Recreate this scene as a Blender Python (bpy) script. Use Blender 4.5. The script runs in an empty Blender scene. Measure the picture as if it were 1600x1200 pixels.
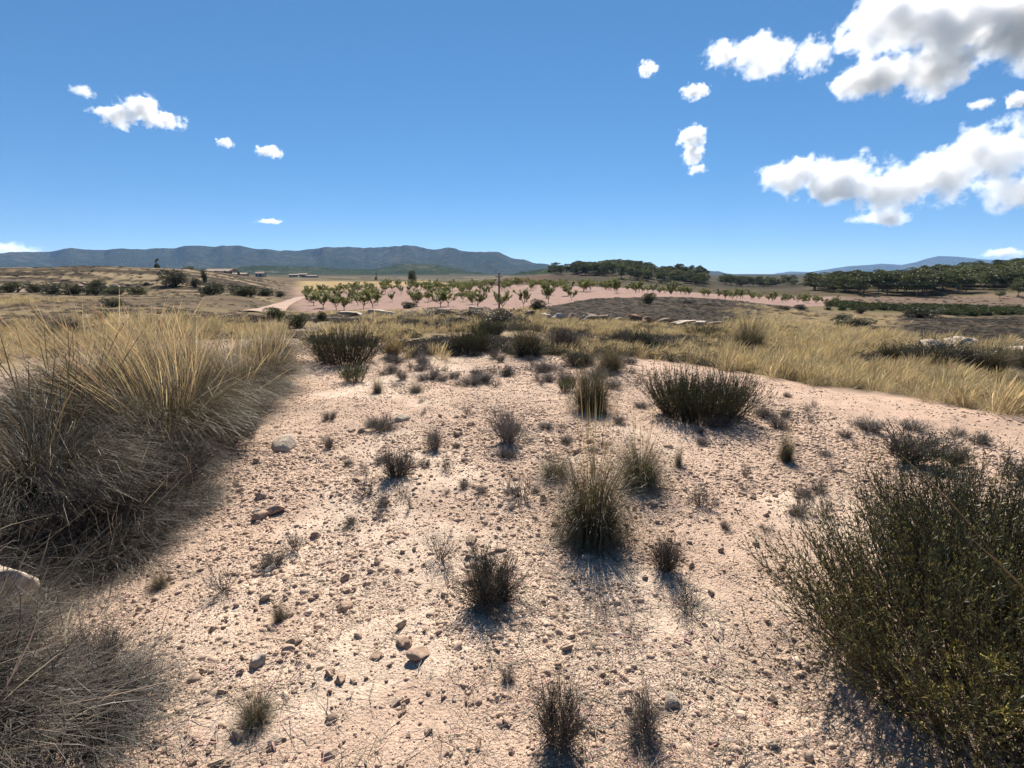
import bpy, bmesh, math, random
import numpy as np
from mathutils import Vector, Matrix

rnd = random.Random(11)
rng = np.random.default_rng(7)
S = bpy.context.scene
COL = S.collection

# ------------------------------------------------------------------ camera
EYE = 1.6
HORIZON = 428.0
F = 800.0                                   # focal length in pixels of a 1600 px wide frame
PITCH = math.atan((600 - HORIZON) / F)
cam_d = bpy.data.cameras.new('camera')
cam_d.sensor_width = 36.0
cam_d.lens = 36.0 * F / 1600.0
cam_d.clip_start = 0.05
cam_d.clip_end = 120000.0
cam = bpy.data.objects.new('camera', cam_d)
COL.objects.link(cam)
cam.location = (0, 0, EYE)
cam.rotation_euler = (math.pi / 2 - PITCH, 0, 0)
S.camera = cam

# ------------------------------------------------------------------ sky, sun, exposure
SUN_EL, SUN_AZ = math.radians(43), math.radians(1.5)      # azimuth clockwise from +Y
w = bpy.data.worlds.new('World'); S.world = w; w.use_nodes = True
nt = w.node_tree; nt.nodes.clear()
sky = nt.nodes.new('ShaderNodeTexSky'); sky.sky_type = 'NISHITA'
sky.sun_disc = False
sky.sun_elevation = SUN_EL; sky.sun_rotation = SUN_AZ
sky.altitude = 2500; sky.air_density = 0.7; sky.dust_density = 0.0; sky.ozone_density = 8.0
bg = nt.nodes.new('ShaderNodeBackground'); bg.inputs['Strength'].default_value = 0.119
wo = nt.nodes.new('ShaderNodeOutputWorld')
gam = nt.nodes.new('ShaderNodeGamma'); gam.inputs['Gamma'].default_value = 0.56
hsv = nt.nodes.new('ShaderNodeHueSaturation'); hsv.inputs['Saturation'].default_value = 1.39
nt.links.new(sky.outputs[0], gam.inputs[0]); nt.links.new(gam.outputs[0], hsv.inputs['Color'])
nt.links.new(hsv.outputs[0], bg.inputs[0]); nt.links.new(bg.outputs[0], wo.inputs[0])
sd = bpy.data.lights.new('sun', 'SUN'); sd.energy = 5.0; sd.angle = math.radians(0.53); sd.color = (1.0, 0.93, 0.82)
sun = bpy.data.objects.new('sun', sd); COL.objects.link(sun)
sdir = Vector((math.sin(SUN_AZ) * math.cos(SUN_EL), math.cos(SUN_AZ) * math.cos(SUN_EL), math.sin(SUN_EL)))
sun.rotation_euler = sdir.to_track_quat('Z', 'Y').to_euler()
sun.location = (0, 0, 50)
vs = S.view_settings
vs.view_transform = 'Standard'; vs.look = 'None'; vs.gamma = 1.0; vs.use_curve_mapping = False
vs.exposure = 1.18
cy = S.cycles
cy.max_bounces = 12; cy.diffuse_bounces = 3; cy.glossy_bounces = 2; cy.transmission_bounces = 4
cy.transparent_max_bounces = 8; cy.volume_bounces = 8
cy.use_denoising = True
try:
    cy.denoiser = 'OPENIMAGEDENOISE'; cy.denoising_input_passes = 'RGB_ALBEDO_NORMAL'
except Exception:
    pass
cy.volume_max_steps = 128

# ------------------------------------------------------------------ small maths
CP, SP = math.cos(PITCH), math.sin(PITCH)
def ray(px, py):
    dx, dy = (px - 800) / F, (600 - py) / F
    return np.array([dx, CP + dy * SP, -SP + dy * CP])
def at(px, py, Y):
    d = ray(px, py); t = Y / d[1]
    return np.array([0, 0, EYE]) + d * t
def cam_depth(p):
    return p[1] * CP + (EYE - p[2]) * SP
def sstep(a, b, x):
    t = np.clip((np.asarray(x, float) - a) / (b - a), 0, 1)
    return t * t * (3 - 2 * t)
def _h2(i, j, s):
    n = (i.astype(np.int64) * 374761393 + j.astype(np.int64) * 668265263 + s * 974711) & 0x7fffffff
    n = ((n ^ (n >> 13)) * 1274126177) & 0x7fffffff
    n = n ^ (n >> 16)
    return (n & 0xffff) / 65535.0
def vnoise(x, y, s=0):
    x = np.asarray(x, float); y = np.asarray(y, float)
    i = np.floor(x); j = np.floor(y); u = x - i; v = y - j
    u = u * u * (3 - 2 * u); v = v * v * (3 - 2 * v)
    a, b, c, d = _h2(i, j, s), _h2(i + 1, j, s), _h2(i, j + 1, s), _h2(i + 1, j + 1, s)
    return (a + (b - a) * u) * (1 - v) + (c + (d - c) * u) * v
def fbm(x, y, o=4, s=0):
    r = 0; a = 0.5; t = 0
    for k in range(o):
        r = r + a * vnoise(np.asarray(x) * 2 ** k, np.asarray(y) * 2 ** k, s + k * 7); t += a; a *= 0.5
    return r / t

# ------------------------------------------------------------------ mesh helpers
def mesh_np(name, V, quads=None, tris=None, col=None, mat=None, smooth=False):
    V = np.asarray(V, np.float32).reshape(-1, 3)
    me = bpy.data.meshes.new(name)
    me.vertices.add(len(V)); me.vertices.foreach_set('co', V.ravel())
    li, ls, n = [], [], 0
    if quads is not None and len(quads):
        q = np.asarray(quads, np.int32).reshape(-1, 4); li.append(q.ravel()); ls.append(np.arange(len(q)) * 4); n = len(q) * 4
    if tris is not None and len(tris):
        t = np.asarray(tris, np.int32).reshape(-1, 3); li.append(t.ravel()); ls.append(n + np.arange(len(t)) * 3)
    li = np.concatenate(li); ls = np.concatenate(ls)
    me.loops.add(len(li)); me.loops.foreach_set('vertex_index', li.astype(np.int32))
    me.polygons.add(len(ls)); me.polygons.foreach_set('loop_start', ls.astype(np.int32))
    if smooth:
        me.polygons.foreach_set('use_smooth', np.ones(len(ls), bool))
    me.update(calc_edges=True)
    if col is not None:
        c = np.ones((len(V), 4), np.float32); c[:, :3] = np.asarray(col).reshape(-1, 3)
        a = me.color_attributes.new('Col', 'FLOAT_COLOR', 'POINT'); a.data.foreach_set('color', c.ravel())
    if mat: me.materials.append(mat)
    return me
def link(name, me, parent=None, loc=None):
    o = bpy.data.objects.new(name, me); COL.objects.link(o)
    if parent: o.parent = parent
    if loc is not None: o.location = loc
    return o
def tag(o, label=None, cat=None, group=None, kind=None):
    if label: o['label'] = label
    if cat: o['category'] = cat
    if group: o['group'] = group
    if kind: o['kind'] = kind
    return o
def unit(a):
    return a / (np.linalg.norm(a, axis=-1, keepdims=True) + 1e-9)
def rvec(n, r):
    return unit(r.normal(size=(n, 3)))

class Geo:
    """collects vertices, quads and colours of one part"""
    def __init__(s): s.V, s.Q, s.C, s.n = [], [], [], 0
    def add(s, V, Q, C):
        s.V.append(V.reshape(-1, 3)); s.Q.append(Q.reshape(-1, 4) + s.n); s.C.append(C.reshape(-1, 3)); s.n += len(s.V[-1])
    def ribbons(s, P, W, C, r, side=None):
        N, k, _ = P.shape
        if side is None:
            a = r.uniform(0, 2 * math.pi, N); side = np.stack([np.cos(a), np.sin(a), np.zeros(N)], 1)
        off = side[:, None, :] * (W[..., None] * 0.5)
        V = np.stack([P - off, P + off], 2)
        i = np.arange(N)[:, None] * (k * 2) + np.arange(k - 1)[None, :] * 2
        Q = np.stack([i, i + 1, i + 3, i + 2], -1)
        s.add(V, Q, np.repeat(C[:, :, None, :], 2, 2))
    def tubes(s, P, R, C, r):
        N, k, _ = P.shape
        d = unit(P[:, -1] - P[:, 0])
        a = unit(np.cross(d, rvec(N, r))); b = np.cross(d, a)
        V = np.stack([P + R[..., None] * (math.cos(t) * a + math.sin(t) * b)[:, None, :] for t in (0, 2.094, 4.189)], 2)
        base = np.arange(N)[:, None, None] * (k * 3) + np.arange(k - 1)[None, :, None] * 3
        m = np.arange(3)[None, None, :]; m2 = (m + 1) % 3
        Q = np.stack([base + m, base + m2, base + 3 + m2, base + 3 + m], -1)
        s.add(V, Q, np.repeat(C[:, :, None, :], 3, 2))
    def leaves(s, B, D, L, Wd, C, r):
        N = len(B)
        side = unit(np.cross(D, rvec(N, r)))
        mid = B + D * (L * 0.5)[:, None]
        V = np.stack([B, mid + side * (Wd * 0.5)[:, None], B + D * L[:, None], mid - side * (Wd * 0.5)[:, None]], 1)
        s.add(V, np.arange(N * 4).reshape(N, 4), np.repeat(C[:, None, :], 4, 1))
    def mesh(s, name, mat):
        return mesh_np(name, np.concatenate(s.V), quads=np.concatenate(s.Q), col=np.concatenate(s.C), mat=mat)

def arcs(B, az, th0, bend, L, k, r, wob=0.0, curl=0.0):
    N = len(B); P = np.zeros((N, k, 3)); P[:, 0] = B
    out = np.stack([np.cos(az), np.sin(az), np.zeros(N)], 1)
    jit = r.normal(0, wob, (N, 3))
    for j in range(1, k):
        t = (j - 0.5) / (k - 1)
        th = th0 + bend * t ** 1.4
        d = np.sin(th)[:, None] * out + jit * t
        d[:, 2] += np.cos(th)
        if curl: jit = jit + r.normal(0, curl, (N, 3))
        P[:, j] = P[:, j - 1] + d * (L / (k - 1))[:, None]
    return P
def vary(base, n, r, amt=0.25, alt=None, frac=0.0):
    c = np.tile(np.asarray(base, float), (n, 1))
    if alt is not None:
        m = r.random(n) < frac; c[m] = alt
    return np.clip(c * (1 + r.normal(0, amt, (n, 1))) * (1 + r.normal(0, amt * 0.25, (n, 3))), 0.004, 0.9)
def children(P, n, L, spread, up, k, r, t0=0.08, wob=0.25):
    N, kk, _ = P.shape
    idx = np.repeat(np.arange(N), n); M = len(idx)
    t = r.uniform(t0, 1, M) * (kk - 1); j = np.minimum(t.astype(int), kk - 2); f = (t - j)[:, None]
    B = P[idx, j] * (1 - f) + P[idx, j + 1] * f
    tan = unit(P[idx, j + 1] - P[idx, j])
    d = unit(tan + rvec(M, r) * spread + np.array([0, 0, up]))
    Q = np.zeros((M, k, 3)); Q[:, 0] = B
    LL = L * r.uniform(0.5, 1.2, M)
    for q in range(1, k):
        d = unit(d + rvec(M, r) * wob + np.array([0, 0, up * 0.25]))
        Q[:, q] = Q[:, q - 1] + d * (LL / (k - 1))[:, None]
    return Q
def const(c, k): return np.repeat(c[:, None, :], k, 1)
def taper(N, k, a, b): return np.tile(np.linspace(a, b, k), (N, 1))

# ------------------------------------------------------------------ materials
def nmat(name):
    m = bpy.data.materials.new(name); m.use_nodes = True
    t = m.node_tree; t.nodes.clear()
    o = t.nodes.new('ShaderNodeOutputMaterial')
    return m, t, o
def N(t, typ, **kw):
    n = t.nodes.new(typ)
    for k, v in kw.items():
        if hasattr(n, k): setattr(n, k, v)
    return n
def plant_mat(name, trans=0.35, tint=0.35, rough=0.8):
    m, t, o = nmat(name)
    a = N(t, 'ShaderNodeAttribute', attribute_name='Col')
    oi = N(t, 'ShaderNodeObjectInfo')
    mr = N(t, 'ShaderNodeMapRange'); mr.inputs[3].default_value = 0.80 * (1 - tint); mr.inputs[4].default_value = 0.80 * (1 + tint)
    t.links.new(oi.outputs['Random'], mr.inputs[0])
    mul = N(t, 'ShaderNodeVectorMath', operation='SCALE')
    t.links.new(a.outputs['Color'], mul.inputs[0]); t.links.new(mr.outputs[0], mul.inputs['Scale'])
    d = N(t, 'ShaderNodeBsdfDiffuse'); tr = N(t, 'ShaderNodeBsdfTranslucent')
    g = N(t, 'ShaderNodeBsdfGlossy'); g.inputs['Roughness'].default_value = 0.5; g.inputs['Color'].default_value = (1, 1, 1, 1)
    mx = N(t, 'ShaderNodeMixShader'); mx.inputs[0].default_value = trans
    mg = N(t, 'ShaderNodeMixShader'); mg.inputs[0].default_value = 0.03
    for s in (d, tr): t.links.new(mul.outputs[0], s.inputs['Color'])
    t.links.new(d.outputs[0], mx.inputs[1]); t.links.new(tr.outputs[0], mx.inputs[2])
    t.links.new(mx.outputs[0], mg.inputs[1]); t.links.new(g.outputs[0], mg.inputs[2])
    t.links.new(mg.outputs[0], o.inputs[0])
    return m
M_GRASS = plant_mat('grass_blades', 0.22, 0.18)
M_GOLD = plant_mat('dry_golden_grass', 0.5, 0.22)
M_TWIG = plant_mat('grey_twigs', 0.05, 0.25)
M_LEAF = plant_mat('shrub_leaves', 0.24, 0.2)
M_ALMOND = plant_mat('almond_leaves', 0.55, 0.25)
M_PINE = plant_mat('pine_needles', 0.22, 0.35)
M_BARK = plant_mat('bark', 0.0, 0.2)

def rock_mat(name, cols, scale, bump=0.6, speck=0.5, bdist=0.01):
    m, t, o = nmat(name)
    tc = N(t, 'ShaderNodeTexCoord'); oi = N(t, 'ShaderNodeObjectInfo')
    n1 = N(t, 'ShaderNodeTexNoise'); n1.inputs['Scale'].default_value = scale; n1.inputs['Detail'].default_value = 6
    n1.inputs['Roughness'].default_value = 0.65
    t.links.new(tc.outputs['Object'], n1.inputs['Vector'])
    cr = N(t, 'ShaderNodeValToRGB'); e = cr.color_ramp.elements
    e[0].position = 0.0; e[0].color = (*cols[0], 1); e[1].position = 1.0; e[1].color = (*cols[-1], 1)
    for i, c in enumerate(cols[1:-1]):
        q = cr.color_ramp.elements.new((i + 1) / (len(cols) - 1)); q.color = (*c, 1)
    t.links.new(oi.outputs['Random'], cr.inputs[0])
    n2 = N(t, 'ShaderNodeMapRange'); n2.inputs[1].default_value = 0.25; n2.inputs[2].default_value = 0.75
    n2.inputs[3].default_value = 0.74 * (1 - speck); n2.inputs[4].default_value = 0.74 * (1 + speck * 0.5)
    t.links.new(n1.outputs[0], n2.inputs[0])
    mul = N(t, 'ShaderNodeVectorMath', operation='SCALE')
    t.links.new(cr.outputs[0], mul.inputs[0]); t.links.new(n2.outputs[0], mul.inputs['Scale'])
    b = N(t, 'ShaderNodeBump'); b.inputs['Strength'].default_value = bump; b.inputs['Distance'].default_value = bdist
    t.links.new(n1.outputs[0], b.inputs['Height'])
    p = N(t, 'ShaderNodeBsdfPrincipled'); p.inputs['Roughness'].default_value = 0.9; p.inputs['Specular IOR Level'].default_value = 0.03
    t.links.new(mul.outputs[0], p.inputs['Base Color']); t.links.new(b.outputs[0], p.inputs['Normal'])
    t.links.new(p.outputs[0], o.inputs[0])
    return m
PEB = [(0.54, 0.38, 0.275), (0.60, 0.44, 0.325), (0.54, 0.385, 0.28), (0.64, 0.475, 0.355), (0.52, 0.37, 0.275), (0.70, 0.55, 0.43)]
M_PEB = rock_mat('pebble_stone', PEB, 1.5, 0.4, 0.3, 0.002)
M_STONE = rock_mat('loose_stone', [(0.50, 0.35, 0.255), (0.57, 0.42, 0.31), (0.43, 0.30, 0.22), (0.62, 0.48, 0.37)], 2.6, 0.8, 0.45, 0.010)
M_PALE = rock_mat('pale_limestone', [(0.58, 0.47, 0.37), (0.62, 0.52, 0.42)], 3.0, 0.9, 0.5, 0.02)
M_BOULDER = rock_mat('field_boulder', [(0.36, 0.275, 0.21), (0.44, 0.34, 0.265)], 2.5, 0.9, 0.5, 0.08)
M_RED = rock_mat('rusty_boulder', [(0.42, 0.22, 0.13), (0.40, 0.24, 0.16)], 2.5, 0.9, 0.5, 0.08)

def simple_mat(name, c, rough=0.8, nscale=2.0, var=0.25, metallic=0.0):
    m, t, o = nmat(name)
    tc = N(t, 'ShaderNodeTexCoord'); n1 = N(t, 'ShaderNodeTexNoise'); n1.inputs['Scale'].default_value = nscale
    n1.inputs['Detail'].default_value = 5
    t.links.new(tc.outputs['Object'], n1.inputs['Vector'])
    mr = N(t, 'ShaderNodeMapRange'); mr.inputs[3].default_value = 0.7 * (1 - var); mr.inputs[4].default_value = 0.7 * (1 + var)
    t.links.new(n1.outputs[0], mr.inputs[0])
    mul = N(t, 'ShaderNodeVectorMath', operation='SCALE'); mul.inputs[0].default_value = c
    t.links.new(mr.outputs[0], mul.inputs['Scale'])
    p = N(t, 'ShaderNodeBsdfPrincipled'); p.inputs['Roughness'].default_value = rough; p.inputs['Metallic'].default_value = metallic
    t.links.new(mul.outputs[0], p.inputs['Base Color']); t.links.new(p.outputs[0], o.inputs[0])
    return m

def ground_mat():
    m, t, o = nmat('dry_ground')
    L = t.links.new
    a = N(t, 'ShaderNodeAttribute', attribute_name='Col')
    g = N(t, 'ShaderNodeNewGeometry')
    def noise(sc, det=5, ro=0.6):
        n = N(t, 'ShaderNodeTexNoise'); n.inputs['Scale'].default_value = sc; n.inputs['Detail'].default_value = det
        n.inputs['Roughness'].default_value = ro; L(g.outputs['Position'], n.inputs['Vector']); return n
    def rng_(src, a0, a1, b0, b1):
        r = N(t, 'ShaderNodeMapRange'); r.inputs[1].default_value = a0; r.inputs[2].default_value = a1
        r.inputs[3].default_value = b0; r.inputs[4].default_value = b1; L(src, r.inputs[0]); return r
    n1 = noise(0.9, 6); n2 = noise(9, 6, 0.7); n3 = noise(70, 4, 0.7)
    v = N(t, 'ShaderNodeTexVoronoi'); v.inputs['Scale'].default_value = 85; L(g.outputs['Position'], v.inputs['Vector'])
    r1 = rng_(n1.outputs[0], 0.3, 0.7, 0.82 * 0.74, 1.12 * 0.74); r2 = rng_(n2.outputs[0], 0.3, 0.7, 0.82, 1.15)
    r3 = rng_(n3.outputs[0], 0.25, 0.75, 0.8, 1.15)
    m1 = N(t, 'ShaderNodeMath', operation='MULTIPLY'); L(r1.outputs[0], m1.inputs[0]); L(r2.outputs[0], m1.inputs[1])
    m2 = N(t, 'ShaderNodeMath', operation='MULTIPLY'); L(m1.outputs[0], m2.inputs[0]); L(r3.outputs[0], m2.inputs[1])
    mul = N(t, 'ShaderNodeVectorMath', operation='SCALE'); L(a.outputs['Color'], mul.inputs[0]); L(m2.outputs[0], mul.inputs['Scale'])
    b1 = N(t, 'ShaderNodeBump'); b1.inputs['Strength'].default_value = 0.5; b1.inputs['Distance'].default_value = 0.03; L(n2.outputs[0], b1.inputs['Height'])
    b2 = N(t, 'ShaderNodeBump'); b2.inputs['Strength'].default_value = 0.6; b2.inputs['Distance'].default_value = 0.010; L(n3.outputs[0], b2.inputs['Height']); L(b1.outputs[0], b2.inputs['Normal'])
    inv = N(t, 'ShaderNodeMath', operation='MULTIPLY'); inv.inputs[1].default_value = -1.0; L(v.outputs['Distance'], inv.inputs[0])
    b3 = N(t, 'ShaderNodeBump'); b3.inputs['Strength'].default_value = 0.55; b3.inputs['Distance'].default_value = 0.008; L(inv.outputs[0], b3.inputs['Height']); L(b2.outputs[0], b3.inputs['Normal'])
    p = N(t, 'ShaderNodeBsdfPrincipled'); p.inputs['Roughness'].default_value = 0.95; p.inputs['Specular IOR Level'].default_value = 0.02
    L(mul.outputs[0], p.inputs['Base Color']); L(b3.outputs[0], p.inputs['Normal']); L(p.outputs[0], o.inputs[0])
    return m
M_GROUND = ground_mat()

# ------------------------------------------------------------------ terrain
CPTS = [  # pixel of a ground point and its depth in metres: where the land lies
 (800,540,11.5),(800,520,14.5),(790,500,22),(780,492,32),(785,486,50),(800,470,75),(800,456,105),(800,446,140),(800,447,210),
 (600,525,14),(620,500,22),(600,488,38),(590,481,62),(560,479,75),(500,475,82),(640,480,60),(700,478,60),(620,452,115),(700,462,90),(620,466,85),(600,441,185),(680,441,185),(520,448,170),(470,457,150),
 (700,449,150),(700,447,210),
 (430,505,18),(420,492,32),(430,482,60),(455,466,95),(400,470,60),(380,462,90),(300,470,50),
 (250,500,16),(200,512,13.5),(100,492,20),(130,476,36),(40,470,40),(50,455,95),(-100,480,30),(-100,455,90),(150,451,122),(230,450,122),(300,452,120),(0,438,125),
 (90,425,142),(150,425,142),(250,425,150),(330,428,160),(380,434,170),(430,440,190),(0,423,150),(-150,424,150),
 (200,428,240),(280,429,240),(350,431,240),(400,434,240),(200,427,420),(330,429,420),(450,433,520),(600,436,650),(750,437,650),
 (900,498,26),(1000,500,26),(1100,502,26),(870,488,33),(850,480,42),(930,466,60),(1000,463,66),(1060,464,66),(1150,471,70),(950,478,42),(1080,480,45),
 (900,455,100),(1000,458,100),(1100,465,95),(1200,473,92),(1290,478,100),(950,450,160),(1100,460,150),
 (1180,520,17),(1250,500,40),(1260,486,75),(1250,530,17),(1400,540,15),(1400,520,26),(1400,502,48),(1400,486,95),(1300,470,150),(1240,470,140),
 (1500,555,13),(1600,575,11.5),(1500,530,22),(1600,545,18),(1550,510,42),(1600,505,50),(1500,494,80),(1600,488,100),(1550,476,140),(1420,474,140),
 (1700,570,15),(1700,500,60),(1700,474,140),
 (1280,457,200),(1340,462,172),(1400,464,168),(1500,465,165),(1600,462,160),(1700,460,160),(1330,450,225),(1450,446,225),(1550,442,225),(1650,438,225),(1450,436,300),(1550,427,300),(1650,422,300),(1340,449,300),(1250,440,500),(1450,432,380),(1550,424,380),(1700,415,360),(1340,446,400),
 (850,431,370),(900,427,380),(950,424,400),(1000,426,400),(1040,432,400),(1080,437,400),(1110,440,400),(1150,446,420),(900,438,310),(960,437,310),(1040,443,310),(1110,448,310),(820,434,340),(780,440,330),(900,441,270),(1000,446,260),(1100,452,260),(1180,447,420),(1230,444,430),(950,448,200),
 (100,428,1500),(400,429,1500),(700,430,1500),(1000,430,1500),(1300,433,1500),(1600,433,1500),
]
def uv_of(x, y):
    az = np.clip(np.arctan2(x, y), -1.35, 1.35)
    return np.stack([az * 3.2, np.log(np.maximum(np.hypot(x, y), 6.0))], -1)
_P = np.array([at(*c) for c in CPTS])
_extra = [(-3.5, 8.0, 0.25), (-7, 8, 0.1), (0, 8, 0.0), (2.5, 8, 0.0), (4.6, 8, -0.35), (7, 6.5, -0.45), (-9, 4, 0.1), (9, 3, -0.5), (-30, 10, 0), (30, 10, -3), (0, 6, 0.0),
          (-200, 60, 0), (200, 60, -7), (-2500, 3000, 0), (0, 4000, 0), (2500, 3000, 0)]
_P = np.concatenate([_P, np.array(_extra)])
_U = uv_of(_P[:, 0], _P[:, 1]); _C2 = 0.10 ** 2
def _ker(d2): return -np.sqrt(d2 + _C2)
_A = _ker(((_U[:, None] - _U[None]) ** 2).sum(-1)); n_ = len(_U)
_KK = np.zeros((n_ + 1, n_ + 1)); _KK[:n_, :n_] = _A - np.eye(n_) * 0.004; _KK[:n_, n_] = 1; _KK[n_, :n_] = 1
# heights are interpolated as slope below the eye, so the far land does not swamp the near land
_hs = (_P[:, 2] - EYE) / np.hypot(_P[:, 0], _P[:, 1])
_W = np.linalg.solve(_KK, np.append(_hs, 0))
def Hfar(x, y):
    x = np.atleast_1d(np.asarray(x, float)); y = np.atleast_1d(np.asarray(y, float)); U = uv_of(x, y); out = np.zeros(len(x))
    for i in range(0, len(x), 40000):
        u = U[i:i + 40000]; d2 = ((u[:, None] - _U[None]) ** 2).sum(-1)
        out[i:i + 40000] = _ker(d2) @ _W[:n_] + _W[n_]
    R = np.maximum(np.hypot(x, y), 6.0)
    az = np.abs(np.arctan2(x, y))
    f = 1 - sstep(1.2, 2.2, az)
    far = 1 - sstep(1500, 4000, R)
    return (EYE + out * R) * f * far + (-2.0) * (1 - far)
FOOT = np.array([(-0.6, -3), (-0.85, 0.3), (-1.22, 1.35), (-1.62, 1.78), (-2.3, 2.05), (-2.45, 2.5), (-2.38, 3.0), (-2.42, 3.5), (-2.95, 5.7), (-3.7, 9.8), (-4.3, 12.5), (-5, 16)])
EDGE = np.array([(9.5, 0), (7.3, 3.6), (5.75, 5.4), (3.95, 7.8), (2.6, 9.7), (1.2, 11.6), (-1, 12.4), (-3, 13.0)])
def Hnear(x, y):
    fx = np.interp(y, FOOT[:, 1], FOOT[:, 0])
    d = fx - x + 0.25 * (vnoise(x * 1.7, y * 1.7, 3) - 0.5)
    bank = 0.42 * sstep(-0.1, 1.1, d) * (1 - 0.75 * sstep(1.8, 4.5, d))
    ex = np.interp(y, EDGE[::-1, 1][::-1], EDGE[::-1, 0][::-1]) if False else np.interp(y, EDGE[:, 1], EDGE[:, 0])
    e = (x - ex) * 0.75 + 0.2 * (vnoise(x, y, 5) - 0.5)
    drop = 0.40 * sstep(0.0, 2.6, e)
    mound = 0.06 * np.exp(-(((x - 0.9) / 1.6) ** 2 + ((y - 4.2) / 2.5) ** 2))
    slump = 0.10 * np.exp(-(((x - 1.15) / 0.35) ** 2 + ((y - 1.75) / 0.3) ** 2))
    return bank - drop + mound - slump
def micro(x, y):
    R = np.hypot(x, y)
    near = 1 - sstep(25, 60, R)
    m = (fbm(x * 1.1, y * 1.1, 5, 21) - 0.5) * 0.11 * near
    m = m + (fbm(x * 6, y * 6, 3, 31) - 0.5) * 0.022 * (1 - sstep(6, 14, R))
    m = m + (fbm(x * 0.08, y * 0.08, 4, 41) - 0.5) * 0.9 * sstep(30, 120, R)
    return m
def H(x, y):
    x = np.atleast_1d(np.asarray(x, float)); y = np.atleast_1d(np.asarray(y, float))
    R = np.hypot(x, y)
    b = sstep(8.5, 14.0, R)
    return Hnear(x, y) * (1 - b) + Hfar(x, y) * b + micro(x, y)
def h1(x, y): return float(H(x, y)[0])
_ts = np.geomspace(0.8, 900, 500)
def gpt(px, py):
    """ground point under a pixel"""
    d = ray(px, py); d = d / d[1]
    p = np.array([0, 0, EYE])[None] + d[None] * _ts[:, None]
    below = p[:, 2] < H(p[:, 0], p[:, 1])
    i = int(np.argmax(below)) if below.any() else len(_ts) - 1
    lo, hi = _ts[max(i - 1, 0)], _ts[i]
    for _ in range(14):
        mid = (lo + hi) / 2; q = d * mid; z = EYE + q[2]
        if z < h1(q[0], q[1]): hi = mid
        else: lo = mid
    q = d * hi
    return np.array([q[0], q[1], h1(q[0], q[1])])
def gat(px, Y):
    """ground point at an azimuth column and a depth"""
    x = (px - 800) / F * Y * 1.0
    for _ in range(3):
        z = h1(x, Y); x = (px - 800) / F * (Y * CP + (EYE - z) * SP)
    return np.array([x, Y, h1(x, Y)])

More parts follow.
